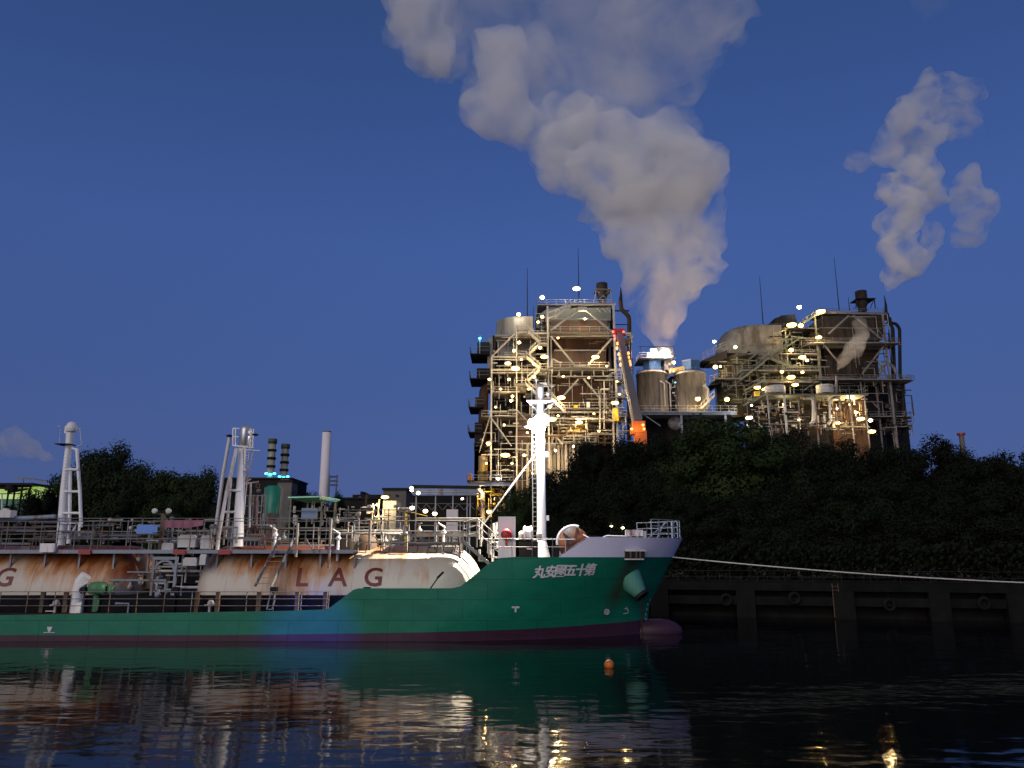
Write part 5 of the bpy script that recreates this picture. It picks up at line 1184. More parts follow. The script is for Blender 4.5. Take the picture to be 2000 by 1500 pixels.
for sx_ in (-1, 1): m.bar(c_ + Vector((sx_ * 2.4, -1.5, 0)), c_ + Vector((sx_ * 1.2, -1.2, -2.6)), .2); m.bar(c_ + Vector((sx_ * 2.4, -1.5, 0)), c_ + Vector((sx_ * 2.6, -1.2, -2.6)), .2)
m.b2(c_.x - 2.6, c_.x + 2.6, c_.y - 2.2, c_.y + 2.2, c_.z - .12, c_.z); m.build('stack_trestle', M['dark'], r2)
G.rod(1487, 540, 634, D2 + 6); G.rod(1634, 502, 606, D2 + 8); G.rod(1658, 580, 606, D2 + 8)
# lower pipe rack, glowing inside
DR = D2 - 14
G.deck(1496, 1696, 769, DR, DR + 11, 'rack_deck', M['palegreen'], rail=1.9, tpx=1.6, step=2.2, rmat=pg)
G.stair((1498, 768), (1455, 790), DR + 3, 1.6, pg)
for px in (1503, 1536, 1596, 1694, 1665): G.col(px, 770, None, 2.4 if px != 1536 else 3.6, M['pale'] if px == 1536 else M['grey'], DR + .3)
G.bar('beam', (1498, 771), (1696, 771), 2, pg, DR); G.bar('beam', (1528, 805), (1560, 805), 2.6, pale, DR - .5); G.bar('beam', (1540, 828), (1590, 828), 2, pg, DR); G.bar('beam', (1640, 832), (1700, 834), 2, pg, DR)
G.pipe([(1565, 777), (1587, 777), (1589, 790), (1589, 822), (1583, 830)], 3.4, M['white2'], DR + 2, 'pipe', 12)
G.pipe([(1640, 776), (1624, 778), (1622, 790), (1622, 822), (1617, 830)], 3.2, M['white2'], DR + 2, 'pipe', 12)
for px in (1597, 1611, 1628): G.pipe([(px, 812), (px, 835)], 2.6, M['white2'], DR + 3, 'pipe', 10)
G.clutter(61, 40, (1455, 1570, 778, 850), DR + 2, DR + 10, [pale, M['rusty_grey'], M['grey']], (.4, 1.4), (4, 24), cyl=.25)
G.clutter(62, 26, (1570, 1625, 775, 840), DR + 4, DR + 10, [M['pipebrown'], M['grey']], (.5, 1.5), (5, 28), cyl=.2)
G.clutter(63, 30, (1625, 1694, 775, 835), DR + 3, DR + 9, [M['cream'], M['pipebrown']], (.5, 1.8), (5, 28), cyl=.2)
G.box(1624, 1692, 775, 842, DR + 10, DR + 11, 'rear_wall', M['rust']); G.box(1455, 1622, 780, 850, DR + 11, DR + 12, 'rear_wall', drk)
m = MB(); x_ = XX(1516, 758, DR + 5); m.lathe((x_, DR + 6, ZZ(767, DR + 5)), [(2.4, 0), (2.4, 1.7), (.001, 1.9)], 24); m.build('flash_tank', M['pale'], r2); m = MB(); x_ = XX(1614, 758, DR + 5); m.lathe((x_, DR + 6, ZZ(767, DR + 5)), [(2.0, 0), (2.0, 2.0), (.001, 2.2)], 24); m.build('flash_tank', M['pale'], r2)
G.pipe([(1634, 768), (1634, 735)], 2.4, M['grey'], DR + 5, 'steam_vent')
G.box(1475, 1484, 764, 772, DR - 1, DR, 'equipment_cabinet', M['yellow'])
for px, py, dD, wpx, kd, e in ((1395, 667, 0, 7, 'cool', 900), (1561, 600, 4, 9, 'cool', 1800), (1603, 609, -2, 18, 'warm', 4500), (1546, 635, -2, 19, 'warm', 4000), (1564, 636, -2, 10, 'warm', 1500), (1599, 659, -2, 12, 'warm', 3000), (1545, 684, -1, 9, 'warm', 1200), (1567, 698, -1, 14, 'warm', 2500), (1576, 704, -1, 7, 'warmdim', 900),
    (1527, 726, -2, 7, 'warm', 900), (1567, 727, -2, 7, 'warmdim', 700), (1545, 737, -2, 16, 'warm', 2500), (1553, 752, -5, 13, 'warm', 2500), (1479, 757, -5, 13, 'warm', 2800), (1491, 761, -5, 6, 'warm', 700), (1397, 717, -1, 9, 'warm', 2500), (1407, 716, -1, 5, 'warmdim', 900), (1420, 780, -4, 10, 'warm', 2500),
    (1463, 816, -16, 14, 'cool', 6000), (1681, 818, -16, 15, 'warm', 5000), (1700, 821, -16, 8, 'cool', 800), (1703, 843, -18, 14, 'warm', 1800), (1635, 798, -8, 5, 'warmdim', 5000), (1660, 790, -8, 5, 'warmdim', 6000), (1636, 826, -12, 8, 'warm', 2500), (1672, 805, -10, 7, 'warm', 2500), (1436, 678, -2, 8, 'warmdim', 1800), (1468, 792, -15, 5, 'warmdim', 1500), (1530, 790, -11, 4, 'warmdim', 1500), (1560, 820, -11, 4, 'warmdim', 1200), (1590, 800, -11, 4, 'warmdim', 800)):
    lamp(r2, px, py, D2 + dD, wpx, kd, e)

G.clutter(71, 30, (1500, 1600, 640, 770), D2 - 1, D2 + 9, [pg, M['grey'], drk], (.5, 1.3), (14, 70), cyl=.05)
G.clutter(72, 16, (1600, 1735, 612, 770), D2 - 1.5, D2 + 3.8, [M['grey'], drk, M['dim']], (.4, 1.2), (14, 90), cyl=.05)
G.clutter(73, 26, (1410, 1500, 690, 800), D2 - 2, D2 + 1.5, [pg, M['grey'], drk], (.5, 1.3), (8, 50), cyl=.1)
G.clutter(74, 24, (1600, 1780, 742, 850), D2 - 3, D2 + 5, [M['grey'], drk, M['dim']], (.5, 1.6), (10, 50), cyl=.1)
G.clutter(75, 40, (1455, 1694, 776, 850), DR - .5, DR + 4, [M['grey'], drk, M['pipebrown']], (.4, 1.3), (6, 40), cyl=.15)
G.flush(90)
# ------------------------------------------------------------ far chimneys and low buildings on the left
def chimney_banded(px, pa, pb, w_, D, lab):
    x_ = XX(px, 930, D); t = thing('banded_chimney', (x_, D, GZ), lab, 'chimney', 'banded chimneys with cyan lamps'); R_ = w_ * D / F / 2; z0_, z1_ = GZ, ZZ(pa, D)
    m = MB(); m.lathe((x_, D, 0), [(R_ * 1.08, z0_), (R_, z1_), (R_ * .85, z1_), (R_ * .85, z1_ - 1)], 24); m.build('shaft', paint('chimney_lagging', (0.34, 0.34, 0.27), .6, .3), t)
    n = 4
    for i in range(n):
        z = z1_ - .4 - i * (z1_ - ZZ(pb, D)) / n; m = MB(); m.lathe((x_, D, z), [(R_ * 1.0, 0), (R_ * 1.3, 0), (R_ * 1.3, .8 if i else 1.6), (R_ * 1.0, .8 if i else 1.6)], 20); m.build('gallery_ring', M['darkbld'] if i else paint('chimney_top_green', (0.06, 0.08, 0.04), .7, .2), t)
    for dx in (-8, 0, 8):
        m = MB(); m.ball(P(px + dx, pb - 2 + (dx == 0) * 2, D - R_ * 1.5), .6, 8, .4); m.build('cyan_lamp', M['cyanl'], t)
    return t
chimney_banded(528, 864, 927, 13, 270, 'taller of the two banded chimneys, on the left, with cyan lamps at its foot')
chimney_banded(554, 874, 933, 13, 275, 'shorter banded chimney beside the taller one with a cyan lamp at its foot')
D = 300; x_ = XX(633, 950, D); R_ = 17.5 * D / F / 2
ch = thing('chimney', (x_, D, GZ), 'plain pale chimney standing alone against the sky', 'chimney')
m = MB(); m.lathe((x_, D, 0), [(R_ * 1.05, GZ), (R_, ZZ(845, D)), (R_ * .8, ZZ(845, D)), (R_ * .8, ZZ(848, D))], 32); m.build('shaft', M['chimney'], ch)
m = MB(); m.lathe((x_, D, ZZ(845, D)), [(R_ * .95, 0.01), (R_ * .95, .5), (.1, .6)], 20); m.build('cap', M['greybld'], ch)
m = MB()
for px in (643, 657): m.bar((XX(px, 945, D - 5), D - 5, GZ), (XX(px, 945, D - 5), D - 5, ZZ(930, D)), .5)
for py in (932, 940, 948): m.b2(XX(643, py, D - 5), XX(657, py, D - 5), D - 5.2, D - 2, ZZ(py, D) - .3, ZZ(py, D))
m.build('access_tower', M['greybld'], ch)
def bld(lab, rects, D, dep, matn, name='building', wins=None):
    px = rects[0][0]; t = thing(name, (XX(px, 1000, D), D, GZ), lab, 'building')
    for i, (a, b, c, mt) in enumerate(rects):
        Dk = D + i * .3; m = MB(); m.b2(XX(a, 980, Dk), XX(b, 980, Dk), Dk, Dk + dep, GZ if i == 0 else ZZ(c[1], Dk), ZZ(c[0] if isinstance(c, tuple) else c, Dk)); m.build('wall' if i == 0 else 'roof_block', M[mt], t)
    m = MB(); Dk = D - .2; a, b = rects[0][0], rects[0][1]; c = rects[0][2]; c = c[0] if isinstance(c, tuple) else c
    m.b2(XX(a, 980, Dk) - .3, XX(b, 980, Dk) + .3, Dk - .3, Dk + dep + .4, ZZ(c, Dk) + .001, ZZ(c, Dk) + .5); m.build('roof', M['dark'], t)
    if wins:
        for (a_, b_, c_, d_) in wins:
            m = MB(); m.b2(XX(a_, c_, D - .1), XX(b_, c_, D - .1), D - .12, D - .02, ZZ(d_, D), ZZ(c_, D)); f = m.build('window', M['grey'], t)
            m = MB(); m.b2(XX(a_ + .7, c_, D - .1), XX(b_ - .7, c_, D - .1), D - .15, D - .121, ZZ(d_ - .8, D), ZZ(c_ + .8, D)); m.build('pane', M['dark'], f)
    return t
bld('long low dark flat-roofed hall behind the vent mast and green tank', [(430, 566, 936, 'darkbld')], 230, 18, 'darkbld', wins=[(446, 456, 945, 952), (500, 508, 945, 952)])
bld('small beige block below the shorter banded chimney', [(540, 568, 941, 'greybld'), (546, 562, (936, 941), 'greybld')], 222, 6, 'greybld')
bld('dark grey square building right of the pipework lamp', [(748, 793, 957, 'greybld')], 190, 14, 'greybld', wins=[(755, 762, 965, 972), (772, 780, 965, 972)])
bld('dark low works building with small roof blocks left of the pipework lamp', [(655, 745, 975, 'darkbld'), (688, 742, (966, 975), 'darkbld'), (703, 709, (960, 966), 'darkbld')], 215, 14, 'darkbld', wins=[(700, 705, 970, 974)])
# lime lit works building at the left edge
D = 150; t = thing('works_building', (XX(20, 980, D), D, GZ), 'lime green lit works building with dark beams at the left edge', 'building')
m = MB(); m.b2(XX(-40, 965, D), XX(57, 965, D), D + 3, D + 10, ZZ(972, D), ZZ(945, D)); m.build('glowing_wall', M['lime'], t)
m = MB(); m.b2(XX(-40, 965, D), XX(52, 965, D), D + 2.2, D + 10, GZ, ZZ(973, D)); m.build('wall', M['teal'], t)
m = MB(); m.b2(XX(-45, 943, D), XX(70, 943, D), D - 1, D + 10, ZZ(948, D), ZZ(944, D)); m.build('roof', M['dark'], t)
m = MB()
for px in (-20, 8, 20, 34, 50): m.b2(XX(px, 960, D), XX(px + 2.2, 960, D), D + 1, D + 1.3, GZ, ZZ(946, D))
for py in (953, 963): m.b2(XX(-40, py, D), XX(58, py, D), D + .6, D + .9, ZZ(py + 1.6, D), ZZ(py, D))
m.bar(P(-20, 952, D + .3), P(60, 949, D + .3), .5); m.bar(P(15, 962, D + .4), P(52, 955, D + .4), .4); m.tube([P(22, 948, D), P(22, 957, D)], 1.1, 10)
m.build('frame', M['dark'], t)
m = MB(); m.bar(P(28, 932, D + 5), P(122, 945, D + 5), .25); m.bar(P(28, 932, D + 5), P(95, 940, D + 9), .25); m.bar(P(45, 934, D + 5), P(45, 948, D + 5), .2); m.build('roof_boom', M['grey'], t)

# teal tank, pipes, green-roof shelter on the shore
D = 97; x_ = XX(533, 980, D); R_ = 14.5 * D / F
t = thing('teal_tank', (x_, D, GZ), 'upright glossy teal tank standing on the shore right of the vent mast', 'tank')
m = MB(); m.lathe((x_, D, 0), [(R_, ZZ(1003, D)), (R_, ZZ(951, D)), (R_ * .7, ZZ(949, D)), (.01, ZZ(948, D))], 30); m.build('shell', M['teal'], t)
m = MB(); m.lathe((x_, D, 0), [(R_ * .55, GZ), (R_ * .7, ZZ(1004, D) - .8), (R_ * .98, ZZ(1003, D))], 20); m.build('skirt', M['grey'], t)
m = MB()
for a_ in (-1, 1): m.bar((x_ + R_ * a_ * 1.15, D, GZ), (x_ + R_ * a_ * 1.15, D, ZZ(952, D)), .12)
m.build('leg', M['grey'], t)
D = 88; t = thing('shelter', (XX(608, 1050, D), D, GZ), 'open steel shelter with mint green sloping roof and blue-grey board inside', 'shelter')
m = MB(); f_, b_ = D, D + 8
ra, rb, rc, rd = P(562, 970, f_), P(626, 968, f_), P(654, 980, f_), P(565, 980, f_)
pf = [(XX(562, 975, D), ZZ(973, D)), (XX(626, 970, D), ZZ(971, D)), (XX(626, 970, D), ZZ(968.5, D)), (XX(562, 975, D), ZZ(970, D))]
m.prism(pf, D, D + 8)
e0 = (XX(626, 970, D), ZZ(966, D)); e1 = (XX(656, 982, D), ZZ(980, D))
m.prism([(XX(624, 975, D), ZZ(975, D)), (e1[0], e1[1] - .1), (e1[0], e1[1] + .12), (XX(634, 966, D), ZZ(966, D)), (XX(578, 968, D), ZZ(966.5, D)), (XX(563, 970, D), ZZ(969.5, D))], D - .02, D + .1) if False else None
m.add([(XX(625, 972, D), D - .1, ZZ(976, D)), (XX(658, 982, D), D - .1, ZZ(981, D)), (XX(636, 966, D), D + 8, ZZ(966, D)), (XX(563, 968, D), D + 8, ZZ(966, D)), (XX(563, 970, D), D - .1, ZZ(969, D)), (XX(625, 972, D), D - .1, ZZ(968, D))], [(5, 4, 3, 2), (0, 5, 2, 1)])
m.build('roof', M['mint'], t)
for px in (565, 626, 652):
    for Dk in (D + .2, D + 7.5):
        m = MB(); m.bar((XX(px, 1010, D), Dk, GZ), (XX(px, 1010, D), Dk, ZZ(974 if px < 640 else 980, D)), .16); m.build('post', M['palegreen'], t)
m = MB(); m.b2(XX(565, 1020, D), XX(652, 1020, D), D + .1, D + 7.8, ZZ(1030, D) - .15, ZZ(1030, D)); m.build('floor', M['grey'], t)
m = MB(); m.bar(P(565, 998, D), P(652, 998, D), .08); m.bar(P(628, 985, D), P(636, 974, D), .1); m.bar(P(605, 975, D), P(626, 990, D), .08) if False else None; m.build('rail', M['palegreen'], t)
m = MB(); m.b2(XX(587, 1005, D), XX(618, 1005, D), D + .3, D + .6, ZZ(1014, D), ZZ(992, D)); m.build('panel_board', paint('blue_grey_board', (0.16, 0.24, 0.40), .5, .1), t)
m = MB(); rr = random.Random(77)
for i in range(16):
    m = MB(); a_ = P(rr.uniform(568, 650), rr.uniform(995, 1028), D + rr.uniform(2, 7)); m.tube([a_, a_ + Vector((0, 0, rr.uniform(.4, 1.3)))], rr.uniform(.06, .2), 7); m.build('pipe', M['pale'], t)
def shore_clutter(name, lab, cat, bx, D, dep, seed, n, mats, L=(5, 30), r=(.6, 1.6)):
    t = thing(name, (XX((bx[0] + bx[1]) / 2, 1020, D), D, GZ), lab, cat); K = Plant(t, D)
    K.clutter(seed, n, bx, D, D + dep, mats, r, L, cyl=.25)
    for i in range(5):
        px = bx[0] + (bx[1] - bx[0]) * (i + .5) / 5; K.col(px, bx[2] + 4, None, 1.8, M['grey'], D + 1, 'post')
    K.bar('beam', (bx[0], bx[2] + 6), (bx[1], bx[2] + 6), 1.8, M['grey'], D + 1); K.bar('beam', (bx[0], bx[2] + 26), (bx[1], bx[2] + 26), 1.8, M['grey'], D + 1)
    K.flush()
    return t, K
shore_clutter('pipe_rack', 'grey pipe rack on the shore between the vent mast and the teal tank', 'pipe rack', (480, 520, 962, 1045), 92, 6, 71, 10, [M['grey'], pale])
shore_clutter('pipe_rack', 'dim grey pipework on the shore left of the vent mast behind the red banner', 'pipe rack', (170, 420, 1012, 1060), 92, 6, 75, 40, [M['grey'], M['pale'], M['dark']])
t, K = shore_clutter('pipe_manifold', 'white pipe manifold under a bright lamp on the shore', 'pipe manifold', (658, 800, 990, 1040), 95, 8, 72, 40, [M['white2'], pale, M['grey']])
K.box(748, 774, 978, 993, 98, 102, 'silver_drum', M['pale']); K.pipe([(742, 1030), (739, 1000), (741, 975)], 1.6, M['yellow'] if False else M['cream'], 97); K.pipe([(728, 984), (731, 1000), (716, 1002)], 2, M['white2'], 97); K.pipe([(749, 1040), (749, 994)], 2.0, M['white2'], 97)
K.pipe([(712, 1000), (716, 965)], 3, M['dark'], 99)
lamp(t, 752, 971, 97, 15, 'warm', 900); lamp(t, 736, 986, 97, 5, 'warm', 700); lamp(t, 738, 1008, 97, 4, 'warm', 400)
# overhead pipe bridge towards the plant
D = 135; t = thing('pipe_bridge', (XX(860, 1010, D), D, GZ), 'dark steel pipe bridge running right into the tall boiler plant', 'pipe bridge'); K = Plant(t, D)
for py, wp, mt in ((950, 3.2, M['dark']), (956, 1.8, M['bluegrey']), (959.5, 2.0, M['bluegrey']), (964, 2.2, M['bluegrey'])): K.pipe([(805, py), (935, py + 2)], wp, mt, D, 'pipe')
for px in (812, 850, 884, 912, 918): K.col(px, 948, None, 2.2, M['bluegrey'], D + 1)
K.box(800, 930, 968, 1010, D + 5, D + 9, 'shed_wall', M['darkbld'])
for i in range(6): K.bar('truss_brace', (802 + i * 21, 996), (812 + i * 21, 984), 1.4, M['grey'], D + 4); K.bar('truss_brace', (812 + i * 21, 984), (822 + i * 21, 996), 1.4, M['grey'], D + 4)
K.bar('beam', (800, 983), (925, 984), 1.5, M['palegreen'], D + 4); K.bar('beam', (795, 998), (835, 1008), 1.2, M['yellow'], D - 2); K.box(791, 795, 997, 1010, D - 2, D - 1, 'marker_post', M['yellow'])
K.box(872, 894, 995, 1006, 118, 119, 'sign_board', M['chimney']); K.col(883, 1005, None, 2.5, M['grey'], 118.4, 'sign_post')
for px, py, w_ in ((804, 953, 7), (804, 958, 6), (817, 963, 8), (805, 992, 9), (831, 998, 9), (849, 1003, 9), (903, 974, 5)): lamp(t, px, py, D - 4, w_, 'cool', 250)
# stay pole far right
D = 200; t = thing('chimney', (XX(1878, 900, D), D, GZ), 'tiny dim red and white chimney top above the wood at the far right', 'chimney')
m = MB(); m.lathe((XX(1878, 855, D), D, 0), [(.9, GZ), (.6, ZZ(850, D))], 12); m.build('shaft', M['greybld'], t)
m = MB(); m.lathe((XX(1878, 855, D), D, 0), [(1.0, ZZ(850, D)), (1.0, ZZ(846, D))], 12); m.build('collar', M['red'], t)
# small lamps among the trees near the quay
for px, py, D_, w_, lab in ((1194, 1028, 76.5, 5, 'left one of the two yard lamps glinting low among the trees'), (1216, 1031, 76.0, 6, 'right one of the two yard lamps glinting low among the trees')):
    c_ = P(px, py, D_); t = thing('yard_lamp', (c_.x, D_, GZ), lab, 'lamp', 'yard lamps among the trees')
    m = MB(); m.tube([(c_.x, D_ + .4, GZ), (c_.x, D_ + .4, c_.z + .3), (c_.x, D_, c_.z + .3)], .05, 6); m.build('post', M['grey'], t)
    m = MB(); m.ball(c_, w_ * D_ / F / 2, 8, w_ * D_ / F / 3); m.build('lens', M['cool'], t)

# ------------------------------------------------------------ trees
def crown_mesh(name, seed, rx, ry, rz, nclump, nleaf, size, mat):
    rr = random.Random(seed); vs = []; fs = []
    cl = []
    for i in range(nclump):
        while True:
            p = Vector((rr.uniform(-1, 1), rr.uniform(-1, 1), rr.uniform(-.9, 1)))
            if .1 < p.length < .88: break
        cl.append((Vector((p.x * rx, p.y * ry, p.z * rz)), rr.uniform(.20, .33) * min(rx, rz)))
    for i in range(nleaf):
        c, r_ = cl[rr.randrange(nclump)]
        u = Vector((rr.gauss(0, 1), rr.gauss(0, 1), rr.gauss(0, 1))).normalized()
        p = c + Vector((u.x, u.y, u.z * .75)) * r_ * (rr.uniform(.55, 1.0) if rr.random() < .85 else rr.uniform(1.0, 1.25))
        n_ = (u * 1.5 + p * .7 + Vector((rr.uniform(-.6, .6), rr.uniform(-.6, .6), rr.uniform(-.2, .7)))).normalized()
        a = n_.orthogonal().normalized(); b = n_.cross(a); t = rr.uniform(0, 6.28); a, b = a * math.cos(t) + b * math.sin(t), b * math.cos(t) - a * math.sin(t)
        s_ = size * rr.uniform(.6, 1.3); k = len(vs)
        vs += [p - a * s_, p - b * s_ * .45, p + a * s_, p + b * s_ * .45]; fs.append((k, k + 1, k + 2, k + 3))
    me = bpy.data.meshes.new(name); me.from_pydata([tuple(v) for v in vs], [], fs); me.materials.append(mat); return me
def trunk_mesh(seed, h, r):
    rr = random.Random(seed); m = MB()
    m.tube([(0, 0, 0), (rr.uniform(-.2, .2), 0, h * .3), (rr.uniform(-.3, .3), .1, h * .6), (0, 0, h * .85)], r, 9, r * .35)
    for i in range(7):
        z = h * rr.uniform(.3, .65); a = rr.uniform(0, 6.28); L = h * rr.uniform(.12, .24); m.tube([(0, 0, z), (math.cos(a) * L * .5, math.sin(a) * L * .5, z + L * .4), (math.cos(a) * L, math.sin(a) * L, z + L * .9)], r * .45, 6, r * .12)
    o = m.build('trunk', M['bark'], None, (0, 0, 0)); me = o.data; bpy.data.objects.remove(o); return me
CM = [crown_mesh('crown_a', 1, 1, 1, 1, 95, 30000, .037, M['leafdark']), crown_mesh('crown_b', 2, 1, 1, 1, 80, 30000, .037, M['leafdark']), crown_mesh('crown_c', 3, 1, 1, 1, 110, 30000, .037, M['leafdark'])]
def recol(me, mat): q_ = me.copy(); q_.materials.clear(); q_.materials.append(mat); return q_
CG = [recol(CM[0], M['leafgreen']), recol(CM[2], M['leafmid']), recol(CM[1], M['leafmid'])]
TM = [trunk_mesh(5, 10, .35), trunk_mesh(6, 10, .3)]
def tree(px, pytop, D, wpx, lab, me, group, k=0, low=.25, cat='tree', name='tree'):
    x_ = XX(px, pytop + 60, D); zt_ = ZZ(pytop, D); H = zt_ - GZ; w_ = wpx * D / F / 2
    t = thing(name, (x_, D, GZ), lab, cat, group)
    tr = bpy.data.objects.new('trunk', TM[k % 2]); C.objects.link(tr); tr.parent = t; tr.scale = (H / 10, H / 10, H / 10 * .92)
    rz_ = H * (1 - low) / 2
    c_ = bpy.data.objects.new('crown', me); C.objects.link(c_); c_.parent = t; c_.location = (0, 0, H - rz_ * .96); c_.scale = (w_, w_ * .85, rz_); c_.rotation_euler = (0, 0, k * 1.3)
    return t
WOOD = 'trees of the dark wood behind the quay'
DKL = 'dark leafy tree in the unlit wood behind the quay'
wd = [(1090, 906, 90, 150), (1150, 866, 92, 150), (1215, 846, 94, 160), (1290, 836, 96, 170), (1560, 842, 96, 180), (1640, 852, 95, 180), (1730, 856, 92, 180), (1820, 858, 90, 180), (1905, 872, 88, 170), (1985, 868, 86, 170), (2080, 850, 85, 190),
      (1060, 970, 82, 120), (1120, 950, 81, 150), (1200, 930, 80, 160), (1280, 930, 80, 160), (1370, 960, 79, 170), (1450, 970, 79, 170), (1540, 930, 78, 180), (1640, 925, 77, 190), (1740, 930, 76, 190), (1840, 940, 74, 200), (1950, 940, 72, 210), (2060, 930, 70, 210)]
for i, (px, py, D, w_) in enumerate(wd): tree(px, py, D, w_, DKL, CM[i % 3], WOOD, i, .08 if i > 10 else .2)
tree(1420, 806, 90, 290, 'broad olive green tree, the tallest and lightest crown of the wood', CG[0], WOOD, 1, .3)
tree(1335, 832, 93, 150, 'green tree joining the tallest crown of the wood on its left', CG[1], WOOD, 2, .25)
tree(1500, 842, 92, 160, 'green tree joining the tallest crown of the wood on its right', CG[1], WOOD, 4, .25)
tree(1022, 940, 84, 100, 'small green bushy tree lit by the plant behind the foremast', CG[0], WOOD, 5, .05)
tree(985, 985, 88, 80, 'lowest green bush left of the foremast at the edge of the wood', CG[1], WOOD, 3, .02, 'bush', 'bush')
# dense undergrowth along the quay
ug = crown_mesh('undergrowth', 9, 1, 1, 1, 60, 1, .05, M['leafdark'])
rr = random.Random(33); vs = []; fs = []
for i in range(26000):
    x_ = rr.uniform(-4, 62); D = WY(x_) + rr.uniform(4, 10); h_ = 2.2 + 1.5 * mnoise.noise(Vector((x_ * .25, 0, 3))) ; z = GZ + rr.random() ** .6 * (h_ + 1.0)
    p = Vector((x_, D + rr.uniform(-.5, .5), z)); n_ = Vector((rr.uniform(-1, 1), rr.uniform(-1.5, .5), rr.uniform(-.5, 1))).normalized(); a = n_.orthogonal().normalized(); b = n_.cross(a); s_ = rr.uniform(.15, .34); k = len(vs)
    vs += [p - a * s_, p - b * s_ * .5, p + a * s_, p + b * s_ * .5]; fs.append((k, k + 1, k + 2, k + 3))
bpy.data.meshes.remove(ug); me = bpy.data.meshes.new('undergrowth'); me.from_pydata([tuple(v) for v in vs], [], fs); me.materials.append(M['leafdark'])
tag(bpy.data.objects.new('undergrowth', me), 'dense dark undergrowth below the trees along the quay', 'undergrowth', kind='stuff'); C.objects.link(bpy.data.objects['undergrowth'])
LG = 'trees on the shore at the left'
tree(215, 858, 108, 165, 'tallest tree on the left shore, between the two vent masts', CG[1], LG, 1, .1)
tree(150, 898, 110, 130, 'tree right behind the left vent mast', CG[0], LG, 2, .05)
tree(285, 898, 106, 185, 'rounded tree right of the tallest left shore tree', CG[1], LG, 3, .02)
tree(345, 912, 108, 150, 'tree between the rounded tree and the one at the right vent mast', CG[0], LG, 4, .02)
tree(402, 910, 104, 135, 'rightmost tree of the left shore beside the right vent mast', CG[1], LG, 5, .02)
tree(95, 938, 106, 110, 'low dark bushy tree left of the left vent mast', CM[0], LG, 6, .02)
tree(45, 968, 104, 110, 'lowest dark bush at the foot of the lime lit building', CM[1], LG, 7, .02)
tree(235, 950, 100, 130, 'near low tree below the tallest left shore tree', CG[2], LG, 8, .02)
tree(330, 955, 99, 130, 'near low tree behind the unlit twin searchlights', CG[0], LG, 9, .02)
tree(600, 950, 150, 90, 'far dark tree left of the plain pale chimney', CM[0], 'far trees behind the green-roofed shelter', 1, .02)
tree(655, 957, 152, 70, 'far dark tree right of the plain pale chimney', CM[2], 'far trees behind the green-roofed shelter', 2, .02)

# ------------------------------------------------------------ steam
def steam_mat(name, d0, seed, sc_=0.09, lo=.42, hi=.58, col=(0.998, 0.995, 0.985)):
    m = bpy.data.materials.new(name); m.use_nodes = True; n = m.node_tree; n.nodes.clear()
    o = n.nodes.new('ShaderNodeOutputMaterial'); v = n.nodes.new('ShaderNodeVolumePrincipled'); v.inputs['Color'].default_value = (*col, 1); v.inputs['Anisotropy'].default_value = 0.0
    g = n.nodes.new('ShaderNodeNewGeometry'); t = n.nodes.new('ShaderNodeTexNoise'); t.noise_dimensions = '3D'; t.inputs['Scale'].default_value = sc_; t.inputs['Detail'].default_value = 4.5; t.inputs['Roughness'].default_value = .62; t.inputs['Distortion'].default_value = .6
    mp = n.nodes.new('ShaderNodeMapping'); mp.inputs['Location'].default_value = (seed, seed * 2, 0); n.links.new(g.outputs['Position'], mp.inputs[0]); n.links.new(mp.outputs[0], t.inputs['Vector'])
    mr = n.nodes.new('ShaderNodeMapRange'); mr.interpolation_type = 'SMOOTHSTEP'
    for i, val in ((1, lo), (2, hi), (3, 0), (4, d0)): mr.inputs[i].default_value = val
    n.links.new(t.outputs[0], mr.inputs[0]); n.links.new(mr.outputs[0], v.inputs['Density']); n.links.new(v.outputs[0], o.inputs['Volume'])
    return m
def vnoise(p): return Vector((mnoise.noise(p), mnoise.noise(p + Vector((31.4, 7.7, 2.2))), mnoise.noise(p + Vector((-12.1, 44.4, 9.1)))))
